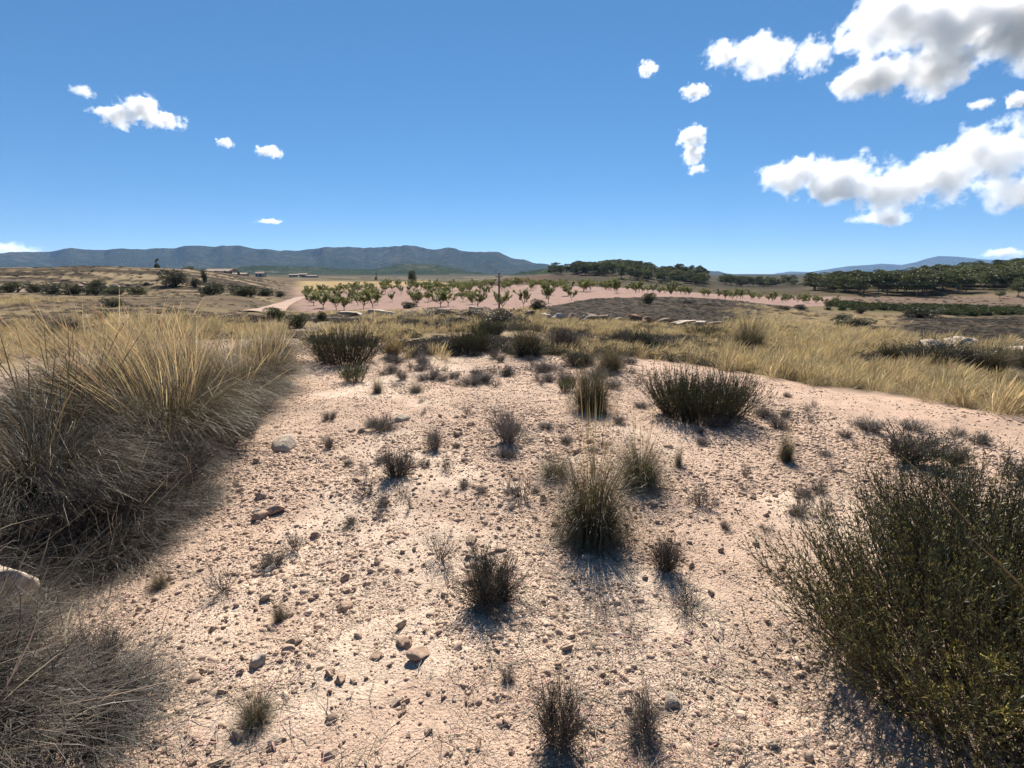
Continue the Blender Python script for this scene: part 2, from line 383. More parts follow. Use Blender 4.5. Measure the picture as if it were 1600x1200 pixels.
def ground_colour(x, y):
    R = np.hypot(x, y); Y = np.maximum(y, 0.01)
    px = np.where(y > 0.3, 800 + 800 * x / np.maximum(y * 0.98, 0.3), np.where(x > 0, 3000, -1400))
    lR = np.log(np.maximum(R, 0.5))
    nz = fbm(x * 0.22, y * 0.22, 5, 77); nzf = fbm(x * 1.3, y * 1.3, 4, 87)
    gravel = np.array([0.57, 0.415, 0.315]); pale = np.array([0.68, 0.53, 0.41]); fine = np.array([0.57, 0.40, 0.30])
    c = np.tile(gravel, (len(x), 1))
    def mix(c, col, m): return c + (np.asarray(col) - c) * np.clip(m, 0, 1)[:, None]
    c = mix(c, pale, sstep(0.56, 0.70, fbm(x * 0.9, y * 0.9, 4, 57)) * 0.9)
    ex = np.interp(y, EDGE[:, 1], EDGE[:, 0])
    c = mix(c, fine, sstep(-2.2, -0.8, x - ex) * 0.8)
    # litter under the grass beyond the plateau
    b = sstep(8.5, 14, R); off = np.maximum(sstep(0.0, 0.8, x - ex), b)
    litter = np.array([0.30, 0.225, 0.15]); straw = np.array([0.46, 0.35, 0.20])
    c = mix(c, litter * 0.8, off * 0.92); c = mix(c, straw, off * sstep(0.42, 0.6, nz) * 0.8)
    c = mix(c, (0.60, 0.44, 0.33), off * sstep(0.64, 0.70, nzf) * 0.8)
    # left bank soil
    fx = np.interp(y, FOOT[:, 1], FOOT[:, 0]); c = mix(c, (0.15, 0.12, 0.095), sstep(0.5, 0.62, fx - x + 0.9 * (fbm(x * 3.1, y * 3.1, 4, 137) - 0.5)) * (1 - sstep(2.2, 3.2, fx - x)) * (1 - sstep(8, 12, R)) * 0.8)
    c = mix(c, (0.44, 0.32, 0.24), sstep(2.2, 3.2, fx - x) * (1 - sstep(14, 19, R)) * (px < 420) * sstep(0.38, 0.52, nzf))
    # fields farther out
    far = sstep(30, 45, R)
    dry = np.array([0.27, 0.20, 0.135])
    c = mix(c, dry, far * 0.7); c = mix(c, (0.14, 0.11, 0.075), far * sstep(0.46, 0.60, nz) * 0.85)
    c = mix(c, straw * 0.85, far * sstep(0.53, 0.63, fbm(x * 0.05, y * 0.09, 4, 97)) * 0.75)
    top = np.interp(px, [820, 850, 890, 930, 1050, 1150, 1300, 1420], [40, 42, 50, 60, 66, 72, 98, 130])
    dk = sstep(815, 870, px) * (1 - sstep(1160, 1270, px)) * sstep(23.5, 26, Y) * (1 - sstep(-1.5, 1.5, Y - top))
    c = mix(c, (0.075, 0.058, 0.048), dk * (0.82 + 0.5 * (nzf - 0.5)))
    rd = sstep(1370, 1450, px) * sstep(20, 25, Y) * (1 - sstep(65, 85, Y))
    c = mix(c, (0.085, 0.068, 0.055), rd * (0.75 + 0.6 * (nzf - 0.5)))
    gd = sstep(1170, 1230, px) * (1 - sstep(1380, 1430, px)) * sstep(14, 18, Y) * (1 - sstep(60, 90, Y))
    c = mix(c, (0.44, 0.32, 0.17), gd * sstep(0.36, 0.5, nz) * 0.9)
    low = np.where(px < 820, 46.0, top)
    orch = sstep(440, 475, px) * (1 - sstep(1300, 1350, px)) * sstep(-1.2, 1.2, Y - low) * (1 - sstep(165, 185, Y))
    c = mix(c, (0.60, 0.40, 0.335), orch * (0.9 + 0.3 * (nzf - 0.5)))
    st = sstep(452, 480, px) * (1 - sstep(690, 730, px)) * sstep(138, 146, Y) * (1 - sstep(225, 240, Y))
    c = mix(c, (0.66, 0.48, 0.25), st)
    lf = (1 - sstep(80, 130, px)) * sstep(78, 90, Y) * (1 - sstep(125, 132, Y)); c = mix(c, (0.46, 0.36, 0.27), lf)
    lb = (1 - sstep(400, 455, px)) * sstep(112, 120, Y) * (1 - sstep(190, 220, Y)); c = mix(c, (0.105, 0.082, 0.06), lb * np.clip(0.75 + 2.2 * (fbm(x * 0.05, y * 0.25, 4, 117) - 0.5), 0.2, 1))
    lt = (1 - sstep(400, 455, px)) * sstep(60, 90, Y) * (1 - sstep(230, 260, Y)); c = mix(c, (0.60, 0.46, 0.28), lt * sstep(0.55, 0.62, fbm(x * 0.03, y * 0.3, 4, 127)) * 0.8)
    rh = sstep(700, 780, px) * (1 - sstep(900, 960, px)) * sstep(230, 270, Y) * (1 - sstep(390, 410, Y)); c = mix(c, (0.30, 0.17, 0.125), rh)
    bk = sstep(690, 760, px) * (1 - sstep(1240, 1300, px)) * sstep(165, 190, Y) * (1 - sstep(420, 480, Y)); c = mix(c, (0.12, 0.095, 0.06), bk * (0.8 + 0.6 * (nzf - 0.5)))
    c = mix(c, (0.22, 0.125, 0.09), rh * 0.75)
    gg = sstep(1290, 1340, px) * sstep(128, 134, Y) * (1 - sstep(166, 172, Y)); c = mix(c, (0.34, 0.24, 0.185), gg * (0.6 + 0.8 * (nzf - 0.4)))
    vf = sstep(1290, 1330, px) * sstep(80, 88, Y) * (1 - sstep(126, 132, Y)); c = mix(c, (0.12, 0.125, 0.05), vf * 0.85)
    hill = sstep(1250, 1300, px) * sstep(168, 176, Y); c = mix(c, (0.15, 0.12, 0.07), hill * 0.85)
    ff = sstep(260, 420, R) * (1 - hill) * (1 - rh)
    strip = fbm(x * 0.006, y * 0.02, 3, 107)
    c = mix(c, (0.085, 0.085, 0.045), ff * sstep(0.38, 0.50, strip)); c = mix(c, (0.36, 0.28, 0.19), ff * sstep(0.60, 0.68, strip))
    hb = sstep(835, 880, px) * (1 - sstep(1240, 1290, px)) * sstep(255, 300, Y); c = mix(c, (0.09, 0.075, 0.05), hb * (0.75 + 0.5 * (nzf - 0.5)))
    c = mix(c, (0.07, 0.072, 0.042), sstep(700, 1500, R) * 0.85)
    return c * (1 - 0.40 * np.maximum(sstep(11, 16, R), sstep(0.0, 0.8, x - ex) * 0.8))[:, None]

def build_ground():
    azs = np.concatenate([np.linspace(-180, -62, 40)[:-1], np.linspace(-62, 62, 430), np.linspace(62, 180, 40)[1:]])
    Rs = np.concatenate([np.geomspace(0.35, 16, 210)[:-1], np.geomspace(16, 700, 230)[:-1], np.geomspace(700, 20000, 45)])
    A, RR = np.meshgrid(np.radians(azs), Rs, indexing='ij')
    x = (RR * np.sin(A)).ravel(); y = (RR * np.cos(A)).ravel()
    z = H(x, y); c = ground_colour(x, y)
    na, nr = len(azs), len(Rs)
    i = (np.arange(na - 1)[:, None] * nr + np.arange(nr - 1)[None]).ravel()
    q = np.stack([i, i + 1, i + nr + 1, i + nr], 1)
    V = np.stack([x, y, z], 1)
    V = np.concatenate([V, [[0, 0, h1(0, 0)]]]); c = np.concatenate([c, c[:1]])
    k = np.arange(na - 1) * nr
    tr = np.stack([np.full(na - 1, len(V) - 1), k, k + nr], 1)
    me = mesh_np('ground', V, quads=q, tris=tr, col=c, mat=M_GROUND, smooth=True)
    tag(link('ground', me), kind='structure')
build_ground()

# ------------------------------------------------------------------ mountains
def scrub_mat(name, dark, mid, pale, sc, bump):
    m, t, o = nmat(name); L = t.links.new
    g = N(t, 'ShaderNodeNewGeometry')
    def noise(s, d=6, r=0.62):
        n = N(t, 'ShaderNodeTexNoise'); n.inputs['Scale'].default_value = s; n.inputs['Detail'].default_value = d
        n.inputs['Roughness'].default_value = r; L(g.outputs['Position'], n.inputs['Vector']); return n
    v = N(t, 'ShaderNodeTexVoronoi'); v.inputs['Scale'].default_value = sc * 6; L(g.outputs['Position'], v.inputs['Vector'])
    n1 = noise(sc); n2 = noise(sc * 0.12, 5)
    cr = N(t, 'ShaderNodeValToRGB'); e = cr.color_ramp.elements
    e[0].position = 0.42; e[0].color = (*dark, 1); e[1].position = 0.66; e[1].color = (*pale, 1)
    q = e.new(0.54); q.color = (*mid, 1)
    mx = N(t, 'ShaderNodeMath', operation='MULTIPLY_ADD'); mx.inputs[1].default_value = 0.45; L(n2.outputs[0], mx.inputs[0])
    mm = N(t, 'ShaderNodeMath', operation='MULTIPLY'); mm.inputs[1].default_value = 0.57; L(n1.outputs[0], mm.inputs[0]); L(mm.outputs[0], mx.inputs[2])
    L(mx.outputs[0], cr.inputs[0])
    b = N(t, 'ShaderNodeBump'); b.inputs['Strength'].default_value = 1.0; b.inputs['Distance'].default_value = bump
    inv = N(t, 'ShaderNodeMath', operation='MULTIPLY'); inv.inputs[1].default_value = -1.0; L(v.outputs['Distance'], inv.inputs[0])
    L(inv.outputs[0], b.inputs['Height'])
    d = N(t, 'ShaderNodeBsdfDiffuse'); L(cr.outputs[0], d.inputs['Color']); L(b.outputs[0], d.inputs['Normal'])
    L(d.outputs[0], o.inputs[0])
    return m
M_RANGE = scrub_mat('scrub_covered_mountain', (0.014, 0.021, 0.010), (0.030, 0.034, 0.019), (0.085, 0.070, 0.048), 0.010, 20)
M_FOOT = scrub_mat('pine_covered_foothill', (0.022, 0.033, 0.014), (0.040, 0.050, 0.022), (0.13, 0.11, 0.07), 0.03, 6)
def mountain(name, ridge, D, depth, mat, seed, rough=0.30, nr=61, step=2.0, base=-6.0, jag=0.0):
    ridge = np.array(ridge, float)
    pxs = np.arange(ridge[0, 0], ridge[-1, 0] + 0.1, step)
    pys = np.interp(pxs, ridge[:, 0], ridge[:, 1]) + (fbm(pxs * 0.06, pxs * 0, 4, seed) - 0.5) * 4.0 * (pxs < 1200)
    az = np.arctan((pxs - 800) / F / CP)
    hr = np.array([at(p, q, D)[2] for p, q in zip(pxs, pys)])
    t = np.linspace(-1, 1, nr)
    A, T = np.meshgrid(az, t, indexing='ij'); HR = np.repeat(hr[:, None], nr, 1)
    Y = D + T * depth + (fbm(A * 30, A * 0, 3, seed) - 0.5) * depth * 0.5 * (1 - np.abs(T))
    X = np.tan(A) * Y
    prof = np.where(T < 0, 1 - np.abs(T) ** 0.9, 1 - np.abs(T) ** 1.3)
    gul = np.abs(fbm(X / (depth * 0.16) + Y / (depth * 0.9), Y / (depth * 0.8), 5, seed + 3) - 0.5) * 3.2; gul = np.clip(gul, 0, 1)
    gul2 = fbm(X / (depth * 0.08), Y / (depth * 0.12), 4, seed + 9) - 0.5
    Z = base + (HR - base) * np.clip(prof - rough * (1 - gul) * np.abs(T) ** 0.6 * (1 - np.abs(T)) * 2.4 + gul2 * 0.10 * (1 - np.abs(T)) * np.abs(T) ** 0.5, 0, 1.05)
    Z = Z + jag * (vnoise(X / 14, Y / 14, seed) - 0.5) * (1 - np.abs(T))
    na = len(az); i = (np.arange(na - 1)[:, None] * nr + np.arange(nr - 1)[None]).ravel()
    q = np.stack([i, i + nr, i + nr + 1, i + 1], 1)
    me = mesh_np(name, np.stack([X, Y, Z], -1), quads=q, mat=mat, smooth=True)
    return tag(link(name, me), kind='structure')
mountain('mountain', [(-420, 440), (-250, 428), (-100, 420), (0, 405), (30, 400), (60, 394), (130, 391), (140, 389), (180, 390.5), (250, 388), (300, 386), (345, 383), (362, 385), (385, 383), (420, 388), (450, 391), (480, 390), (540, 388),
   (600, 386), (660, 384), (685, 389), (702, 387.5), (718, 390), (735, 395), (755, 394), (775, 393.5), (800, 402), (830, 410), (850, 413), (900, 424), (960, 440)], 5200, 1500, M_RANGE, 11)
mountain('mountain', [(120, 432), (200, 424), (290, 421), (360, 419), (400, 416), (440, 415), (480, 416), (560, 420), (600, 420), (632, 414), (655, 411), (680, 412.5), (705, 417), (740, 424), (790, 432)], 2300, 500, M_FOOT, 23, 0.15, jag=7)
mountain('mountain', [(780, 434), (850, 419), (905, 413), (930, 408), (945, 405), (962, 404), (980, 407), (1000, 414), (1040, 425), (1090, 436)], 1500, 260, M_FOOT, 33, 0.15, jag=6)
mountain('mountain', [(960, 436), (1000, 428), (1030, 422), (1050, 423), (1070, 424.5), (1090, 422.5), (1107, 423), (1125, 427.5), (1150, 431), (1180, 434), (1215, 428), (1232, 427.5), (1250, 430), (1290, 437)], 6500, 900, M_RANGE, 43, 0.2)
mountain('mountain', [(1130, 434), (1180, 430), (1215, 424), (1245, 425), (1270, 421), (1300, 416), (1330, 414), (1348, 412), (1380, 414), (1400, 410), (1415, 404), (1432, 400), (1460, 401), (1490, 404), (1535, 407), (1565, 402), (1595, 397), (1640, 396), (1700, 408), (1800, 424), (1900, 440)], 11000, 1800, M_RANGE, 53, 0.2)

# ------------------------------------------------------------------ geometry-node scatter for gravel and grass masses
def variants(name, meshes):
    c = bpy.data.collections.new(name)                 # not linked to the scene: only a source for the scatter
    for i, me in enumerate(meshes):
        o = bpy.data.objects.new('%s_%02d' % (name, i), me); c.objects.link(o)
    return c
def scatter(name, P, rot, scl, coll, nvar, label, cat):
    me = bpy.data.meshes.new(name); n = len(P)
    me.vertices.add(n); me.vertices.foreach_set('co', np.asarray(P, np.float32).ravel())
    a = me.attributes.new('rot', 'FLOAT_VECTOR', 'POINT'); a.data.foreach_set('vector', np.asarray(rot, np.float32).ravel())
    a = me.attributes.new('scl', 'FLOAT_VECTOR', 'POINT'); a.data.foreach_set('vector', np.asarray(scl, np.float32).ravel())
    a = me.attributes.new('idx', 'INT', 'POINT'); a.data.foreach_set('value', rng.integers(0, nvar, n).astype(np.int32))
    o = link(name, me)
    g = bpy.data.node_groups.new(name, 'GeometryNodeTree')
    g.interface.new_socket('Geometry', in_out='INPUT', socket_type='NodeSocketGeometry')
    g.interface.new_socket('Geometry', in_out='OUTPUT', socket_type='NodeSocketGeometry')
    gi = g.nodes.new('NodeGroupInput'); go = g.nodes.new('NodeGroupOutput')
    ci = g.nodes.new('GeometryNodeCollectionInfo'); ci.inputs['Collection'].default_value = coll
    ci.inputs['Separate Children'].default_value = True; ci.inputs['Reset Children'].default_value = True
    ip = g.nodes.new('GeometryNodeInstanceOnPoints'); ip.inputs['Pick Instance'].default_value = True
    def attr(nm, dt):
        x = g.nodes.new('GeometryNodeInputNamedAttribute'); x.data_type = dt; x.inputs['Name'].default_value = nm
        return [s for s in x.outputs if s.enabled][0]
    g.links.new(gi.outputs[0], ip.inputs['Points']); g.links.new(ci.outputs[0], ip.inputs['Instance'])
    g.links.new(attr('idx', 'INT'), ip.inputs['Instance Index'])
    g.links.new(attr('rot', 'FLOAT_VECTOR'), ip.inputs['Rotation']); g.links.new(attr('scl', 'FLOAT_VECTOR'), ip.inputs['Scale'])
    g.links.new(ip.outputs[0], go.inputs[0])
    m = o.modifiers.new('scatter', 'NODES'); m.node_group = g
    return tag(o, label, cat, kind='stuff')

# ------------------------------------------------------------------ stones
def rock_mesh(name, seed, sub=2, cuts=9, flat=0.7, rough=0.06, mat=None, size=1.0, smooth=False):
    bm = bmesh.new(); bmesh.ops.create_icosphere(bm, subdivisions=sub, radius=1.0)
    V = np.array([v.co[:] for v in bm.verts]); r = np.random.default_rng(seed)
    Fc = np.array([[v.index for v in f.verts] for f in bm.faces]); bm.free()
    for _ in range(cuts):
        n = rvec(1, r)[0]; d = r.uniform(0.34, 0.72)
        s = V @ n - d; m = s > 0
        V[m] -= (s[m] * 0.92)[:, None] * n
    V *= r.uniform(0.75, 1.25, 3)[None]; V[:, 2] *= flat
    for k in range(3):
        f = 1.7 * 2 ** k; amp = rough * 1.6 / (1.6 ** k)
        V += unit(V) * ((vnoise(V[:, 0] * f + seed, V[:, 1] * f + V[:, 2] * f * 1.3, seed + k) - 0.5) * amp)[:, None]
    return mesh_np(name, V * size, tris=Fc, mat=mat, smooth=smooth)
peb = variants('pebble_shape', [rock_mesh('pebble', 100 + i, 1, 7, rnd.uniform(0.5, 0.85), 0.10, M_PEB) for i in range(10)])

def gravel():
    n = 480000
    R = np.exp(rng.uniform(math.log(0.75), math.log(13.5), n) ); az = np.radians(rng.uniform(-60, 60, n))
    x = R * np.sin(az); y = R * np.cos(az)
    fx = np.interp(y, FOOT[:, 1], FOOT[:, 0]); ex = np.interp(y, EDGE[:, 1], EDGE[:, 0])
    pat = fbm(x * 0.8, y * 0.8, 4, 57)
    px = 800 + 800 * x / np.maximum(y, 0.1)
    keep = 1.0 - 0.72 * sstep(0.52, 0.62, fbm(x * 0.9, y * 0.9, 4, 57)) * sstep(0.45, 0.55, fbm(x * 2.2, y * 2.2, 3, 59))
    fine = sstep(-2.4, -1.2, x - ex)
    keep *= 1 - 0.75 * fine
    keep *= 1 - 0.8 * sstep(0.3, 0.9, fx - x)
    keep *= 1 - sstep(-0.2, 0.1, x - ex)
    keep *= 1 - 0.5 * sstep(7, 13, R)
    k = rng.random(n) < keep
    x, y, R = x[k], y[k], R[k]; n = len(x)
    s = R * 0.00145 * (0.8 + 0.75 * rng.pareto(2.6, n)); s = np.clip(s, 0.0022, 0.022)
    coarse = fbm(x * 0.7 + 9, y * 0.7, 3, 61); s *= 0.75 + 0.6 * sstep(0.4, 0.62, coarse)
    z = H(x, y) + s * rng.uniform(-0.22, 0.18, n)
    scattered = np.stack([x, y, z], 1)
    rot = rng.uniform(0, 6.28, (n, 3)) * np.array([0.12, 0.12, 1])
    scl = s[:, None] * rng.uniform(0.75, 1.25, (n, 3))
    scatter('gravel', scattered, rot, scl, peb, 10, 'tan gravel and small pebbles strewn over the bare ground', 'gravel')
gravel()

STONES = [rock_mesh('stone', 300 + i, 3, 10, rnd.uniform(0.5, 0.85), 0.10, M_STONE) for i in range(9)]
def stone(px, py, wpx, label, mesh=None, mat=None, sink=0.15, group=None, sc=(1, 1, 1), name='stone', cat='stone', rz=None, tilt=0.25):
    p = gpt(px, py); s = wpx * cam_depth(p) / F / 2
    me = mesh or rnd.choice(STONES)
    o = link(name, me, loc=(p[0], p[1], p[2] + s * sc[2] * (0.38 - sink)))
    o.scale = (s * sc[0], s * sc[1], s * sc[2]); o.rotation_euler = (rnd.uniform(-tilt, tilt), rnd.uniform(-tilt, tilt), rnd.uniform(0, 6.28) if rz is None else rz)
    if mat:
        o.material_slots[0].link = 'OBJECT'; o.material_slots[0].material = mat
    return tag(o, label, cat, group)

# ------------------------------------------------------------------ plant kinds (each returns a dict part name -> mesh)
GREEN_GRASS = (0.10, 0.105, 0.045); OLD_GRASS = (0.20, 0.16, 0.10); GOLD = (0.46, 0.33, 0.15); STRAWC = (0.42, 0.34, 0.20)
GREY = (0.20, 0.175, 0.155); DKTWIG = (0.105, 0.088, 0.075); OLIVE = (0.062, 0.070, 0.026); DKGREEN = (0.036, 0.046, 0.018)
def tussock(seed, n=1800, r0=0.09, h=0.5, lean=0.5, bend=1.1, wd=0.0028, old=0.45, culms=24, culm_h=0.85, green=GREEN_GRASS, oldc=OLD_GRASS, gold=GOLD, headw=0.008, culm_lean=0.22, skew=(0, 0)):
    r = np.random.default_rng(seed)
    rad = r0 * np.sqrt(r.random(n)); a = r.uniform(0, 6.283, n)
    B = np.stack([rad * np.cos(a), rad * np.sin(a), np.zeros(n) - 0.02], 1)
    az = a + r.normal(0, 0.5, n); isold = r.random(n) < old
    th0 = np.abs(r.normal(0, lean * 0.45, n)) + (rad / r0) ** 2 * lean * 0.95
    bd = bend * r.uniform(0.3, 1.3, n) * np.where(isold, 1.7, 1.0)
    L = h * r.uniform(0.55, 1.15, n)
    P = arcs(B, az, th0, bd, L, 6, r, 0.10, 0.10 + 0.55 * (lean > 1.05))
    bk = r.random(n) < 0.22; j0 = r.integers(2, 5, n); outv = np.stack([np.cos(az), np.sin(az), np.zeros(n)], 1) + r.normal(0, 0.6, (n, 3))
    for j in range(3, 6):
        mk = bk & (j > j0); P[mk, j] = P[mk, j - 1] + (outv[mk] * 0.75 - np.array([0, 0, 0.55])) * (L[mk] / 5)[:, None]
    P[..., 2] = np.maximum(P[..., 2], 0.004)
    c = np.where(isold[:, None], vary(oldc, n, r, 0.3), vary(green, n, r, 0.3, oldc, 0.15))
    W = np.tile(np.array([1, 1, 0.9, 0.75, 0.5, 0.15]), (n, 1)) * wd * r.uniform(0.45, 1.75, (n, 1))
    cc = const(c, 6); tipf = np.linspace(0, 1, 6)[None, :, None] ** 2
    cc = cc * (1 - 0.25 * tipf) + np.asarray(gold)[None, None] * 0.25 * tipf
    g = Geo(); g.ribbons(P, W, cc, r)
    parts = {'leaves': g.mesh('tussock_leaves', M_GRASS)}
    if culms:
        m = culms; a = r.uniform(0, 6.283, m); rad = r0 * 0.7 * np.sqrt(r.random(m))
        B = np.stack([rad * np.cos(a), rad * np.sin(a), np.zeros(m)], 1)
        P = arcs(B, a + r.normal(0, 0.3, m), np.abs(r.normal(0, culm_lean, m)) + 0.03, r.uniform(0.05, 0.45, m), culm_h * r.uniform(0.7, 1.1, m), 8, r, 0.06, 0.03 + 0.25 * (lean > 1.05))
        P[..., 2] = np.maximum(P[..., 2], 0.004)
        P[..., 0] += skew[0] * (P[..., 2] / culm_h) ** 2; P[..., 1] += skew[1] * (P[..., 2] / culm_h) ** 2
        prof = np.array([0.45, 0.42, 0.4, 0.38, 0.55, 1.0, 0.85, 0.15])
        W = prof[None] * headw * r.uniform(0.6, 1.2, (m, 1))
        g = Geo(); C = const(vary(gold, m, r, 0.2), 8); g.ribbons(P, W, C, r); g.ribbons(P, W, C, r)
        parts['seed_stalks'] = g.mesh('tussock_seed_stalks', M_GOLD)
    return parts
def twiggy(seed, stems=26, h=0.3, spread=0.75, n2=6, n3=4, col=GREY, r1=0.0022, leaf=0, leafc=OLIVE, leafl=0.012, up=0.25, l2=0.55, l3=0.32, r0=0.02, leafw=0.3):
    r = np.random.default_rng(seed)
    a = r.uniform(0, 6.283, stems); B = np.stack([np.cos(a) * r0 * r.random(stems), np.sin(a) * r0 * r.random(stems), np.full(stems, -0.01)], 1)
    P0 = arcs(B, a, np.abs(r.normal(0, spread * 0.6, stems)) + spread * 0.25, r.uniform(-0.5, 0.3, stems), h * r.uniform(0.6, 1.1, stems), 5, r, 0.22)
    P1 = children(P0, n2, h * l2, 0.75, up, 4, r); P2 = children(P1, n3, h * l3, 0.75, up, 3, r)
    for P in (P0, P1, P2): P[..., 2] = np.maximum(P[..., 2], -0.01)
    g = Geo()
    for P, ra, rb in ((P0, r1 * 1.6, r1 * 0.8), (P1, r1 * 0.8, r1 * 0.45), (P2, r1 * 0.5, r1 * 0.3)):
        n, k, _ = P.shape; g.tubes(P, taper(n, k, ra, rb), const(vary(col, n, r, 0.25), k), r)
    parts = {'stems': g.mesh('shrub_stems', M_TWIG)}
    if leaf:
        g = Geo()
        for P, share in ((P1, 0.35), (P2, 0.65)):
            m = int(leaf * share); n, k, _ = P.shape
            i = r.integers(0, n, m); t = r.uniform(0.1, 1, m) * (k - 1); j = np.minimum(t.astype(int), k - 2); f = (t - j)[:, None]
            Bp = P[i, j] * (1 - f) + P[i, j + 1] * f; tan = unit(P[i, j + 1] - P[i, j])
            D = unit(tan * 0.9 + rvec(m, r) * 0.8 + np.array([0, 0, 0.3]))
            L = leafl * r.uniform(0.6, 1.4, m)
            g.leaves(Bp, D, L, L * leafw, vary(leafc, m, r, 0.3), r)
        parts['leaves'] = g.mesh('shrub_leaves', M_LEAF)
    return parts
def broom(seed, stems=420, rad=0.45, h=0.5, col=DKGREEN, leaf=9000, leafl=0.022, lean=0.9, wd=0.004, tips=(0.20, 0.20, 0.06), tipfrac=0.10, flat=1.0, leafw=0.16):
    """dense bush of many upright rods with needle leaves"""
    r = np.random.default_rng(seed)
    a = r.uniform(0, 6.283, stems); q = np.sqrt(r.random(stems)) * rad * 0.62
    B = np.stack([q * np.cos(a), q * np.sin(a) * flat, np.full(stems, -0.02)], 1)
    P0 = arcs(B, a + r.normal(0, 0.25, stems), q / rad * lean + np.abs(r.normal(0, 0.16, stems)), r.uniform(-0.4, 0.15, stems), h * r.uniform(0.5, 1.15, stems), 6, r, 0.10)
    P1 = children(P0, 3, h * 0.34, 0.45, 0.5, 4, r, 0.3, 0.15)
    g = Geo()
    for P, ra, rb in ((P0, wd * 0.6, wd * 0.25), (P1, wd * 0.3, wd * 0.16)):
        n, k, _ = P.shape; g.tubes(P, taper(n, k, ra, rb), const(vary((0.075, 0.06, 0.04), n, r, 0.25), k), r)
    parts = {'stems': g.mesh('bush_stems', M_TWIG)}
    g = Geo()
    for P, share in ((P0, 0.45), (P1, 0.55)):
        m = int(leaf * share); n, k, _ = P.shape
        i = r.integers(0, n, m); t = r.uniform(0.2, 1, m) ** 0.8 * (k - 1); j = np.minimum(t.astype(int), k - 2); f = (t - j)[:, None]
        Bp = P[i, j] * (1 - f) + P[i, j + 1] * f; tan = unit(P[i, j + 1] - P[i, j])
        D = unit(tan * 1.0 + rvec(m, r) * 0.65)
        L = leafl * r.uniform(0.6, 1.4, m); c = vary(col, m, r, 0.3)
        tm = (t / (k - 1) > 0.8) & (r.random(m) < tipfrac * 4); c[tm] = vary(tips, int(tm.sum()), r, 0.25)
        g.leaves(Bp, D, L, L * leafw, c, r)
    parts['leaves'] = g.mesh('bush_leaves', M_LEAF)
    return parts
def roundbush(seed, w=1.0, h=0.7, n=2600, col=DKGREEN, leafl=0.07, lobes=9):
    """bush seen from afar: stems and leaf clumps"""
    r = np.random.default_rng(seed)
    ca = r.uniform(0, 6.283, lobes); cr_ = np.sqrt(r.random(lobes)) * 0.33 * w
    C = np.stack([cr_ * np.cos(ca), cr_ * np.sin(ca), h * r.uniform(0.12, 0.72, lobes)], 1)
    i = r.integers(0, lobes, n); d = rvec(n, r); rr = w * r.uniform(0.16, 0.25, lobes)
    Bp = C[i] + d * (rr[i] * r.uniform(0.45, 1.05, n) ** 0.6)[:, None] * np.array([1, 1, 0.8 * h / w + 0.2])
    Bp[:, 2] = np.maximum(Bp[:, 2], 0.0)
    D = unit(d + rvec(n, r) * 0.9 + np.array([0, 0, 0.5])); L = leafl * r.uniform(0.6, 1.5, n)
    g = Geo(); g.leaves(Bp, D, L, L * 0.45, vary(col, n, r, 0.35), r)
    s = 14; a = r.uniform(0, 6.283, s)
    P0 = arcs(np.zeros((s, 3)) + r.normal(0, 0.06 * w, (s, 3)) * [1, 1, 0], a, r.uniform(0.1, 0.9, s), r.uniform(-0.3, 0.3, s), h * r.uniform(0.5, 0.9, s), 5, r, 0.15)
    b = Geo(); b.tubes(P0, taper(s, 5, 0.02 * w, 0.006 * w), const(vary((0.09, 0.07, 0.05), s, r), 5), r)
    return {'stems': b.mesh('bush_stems', M_TWIG), 'leaves': g.mesh('bush_leaves', M_LEAF)}
def almond(seed, h=2.6):
    r = np.random.default_rng(seed)
    tr = arcs(np.array([[0, 0, -0.1]]), r.uniform(0, 6, 1), np.array([0.05]), r.uniform(0, 0.2, 1), np.array([h * 0.24]), 4, r, 0.03)
    nl = 5; a = np.linspace(0, 6.283, nl, endpoint=False) + r.normal(0, 0.3, nl)
    limb = arcs(np.repeat(tr[:, -1], nl, 0), a, r.uniform(0.35, 0.8, nl), r.uniform(-0.4, 0.05, nl), h * r.uniform(0.46, 0.72, nl), 5, r, 0.1)
    br = children(limb, 6, h * 0.30, 0.7, 0.35, 4, r, 0.2); tw = children(br, 3, h * 0.17, 0.8, 0.25, 3, r, 0.2)
    b = Geo()
    for P, ra, rb in ((tr, 0.055, 0.045), (limb, 0.035, 0.014), (br, 0.014, 0.006)):
        n, k, _ = P.shape; b.tubes(P, taper(n, k, ra, rb), const(vary((0.11, 0.085, 0.065), n, r, 0.15), k), r)
    g = Geo(); m = 3600
    i = r.integers(0, len(tw), m); t = r.uniform(0, 1, m)[:, None]
    Bp = tw[i, 0] * (1 - t) + tw[i, 2] * t + r.normal(0, 0.045, (m, 3))
    D = unit(rvec(m, r) + np.array([0, 0, -0.15])); L = 0.135 * r.uniform(0.6, 1.3, m)
    g.leaves(Bp, D, L, L * 0.42, vary((0.155, 0.175, 0.050), m, r, 0.32, (0.25, 0.22, 0.07), 0.15), r)
    return {'trunk': b.mesh('almond_trunk', M_BARK), 'crown': g.mesh('almond_crown', M_ALMOND)}
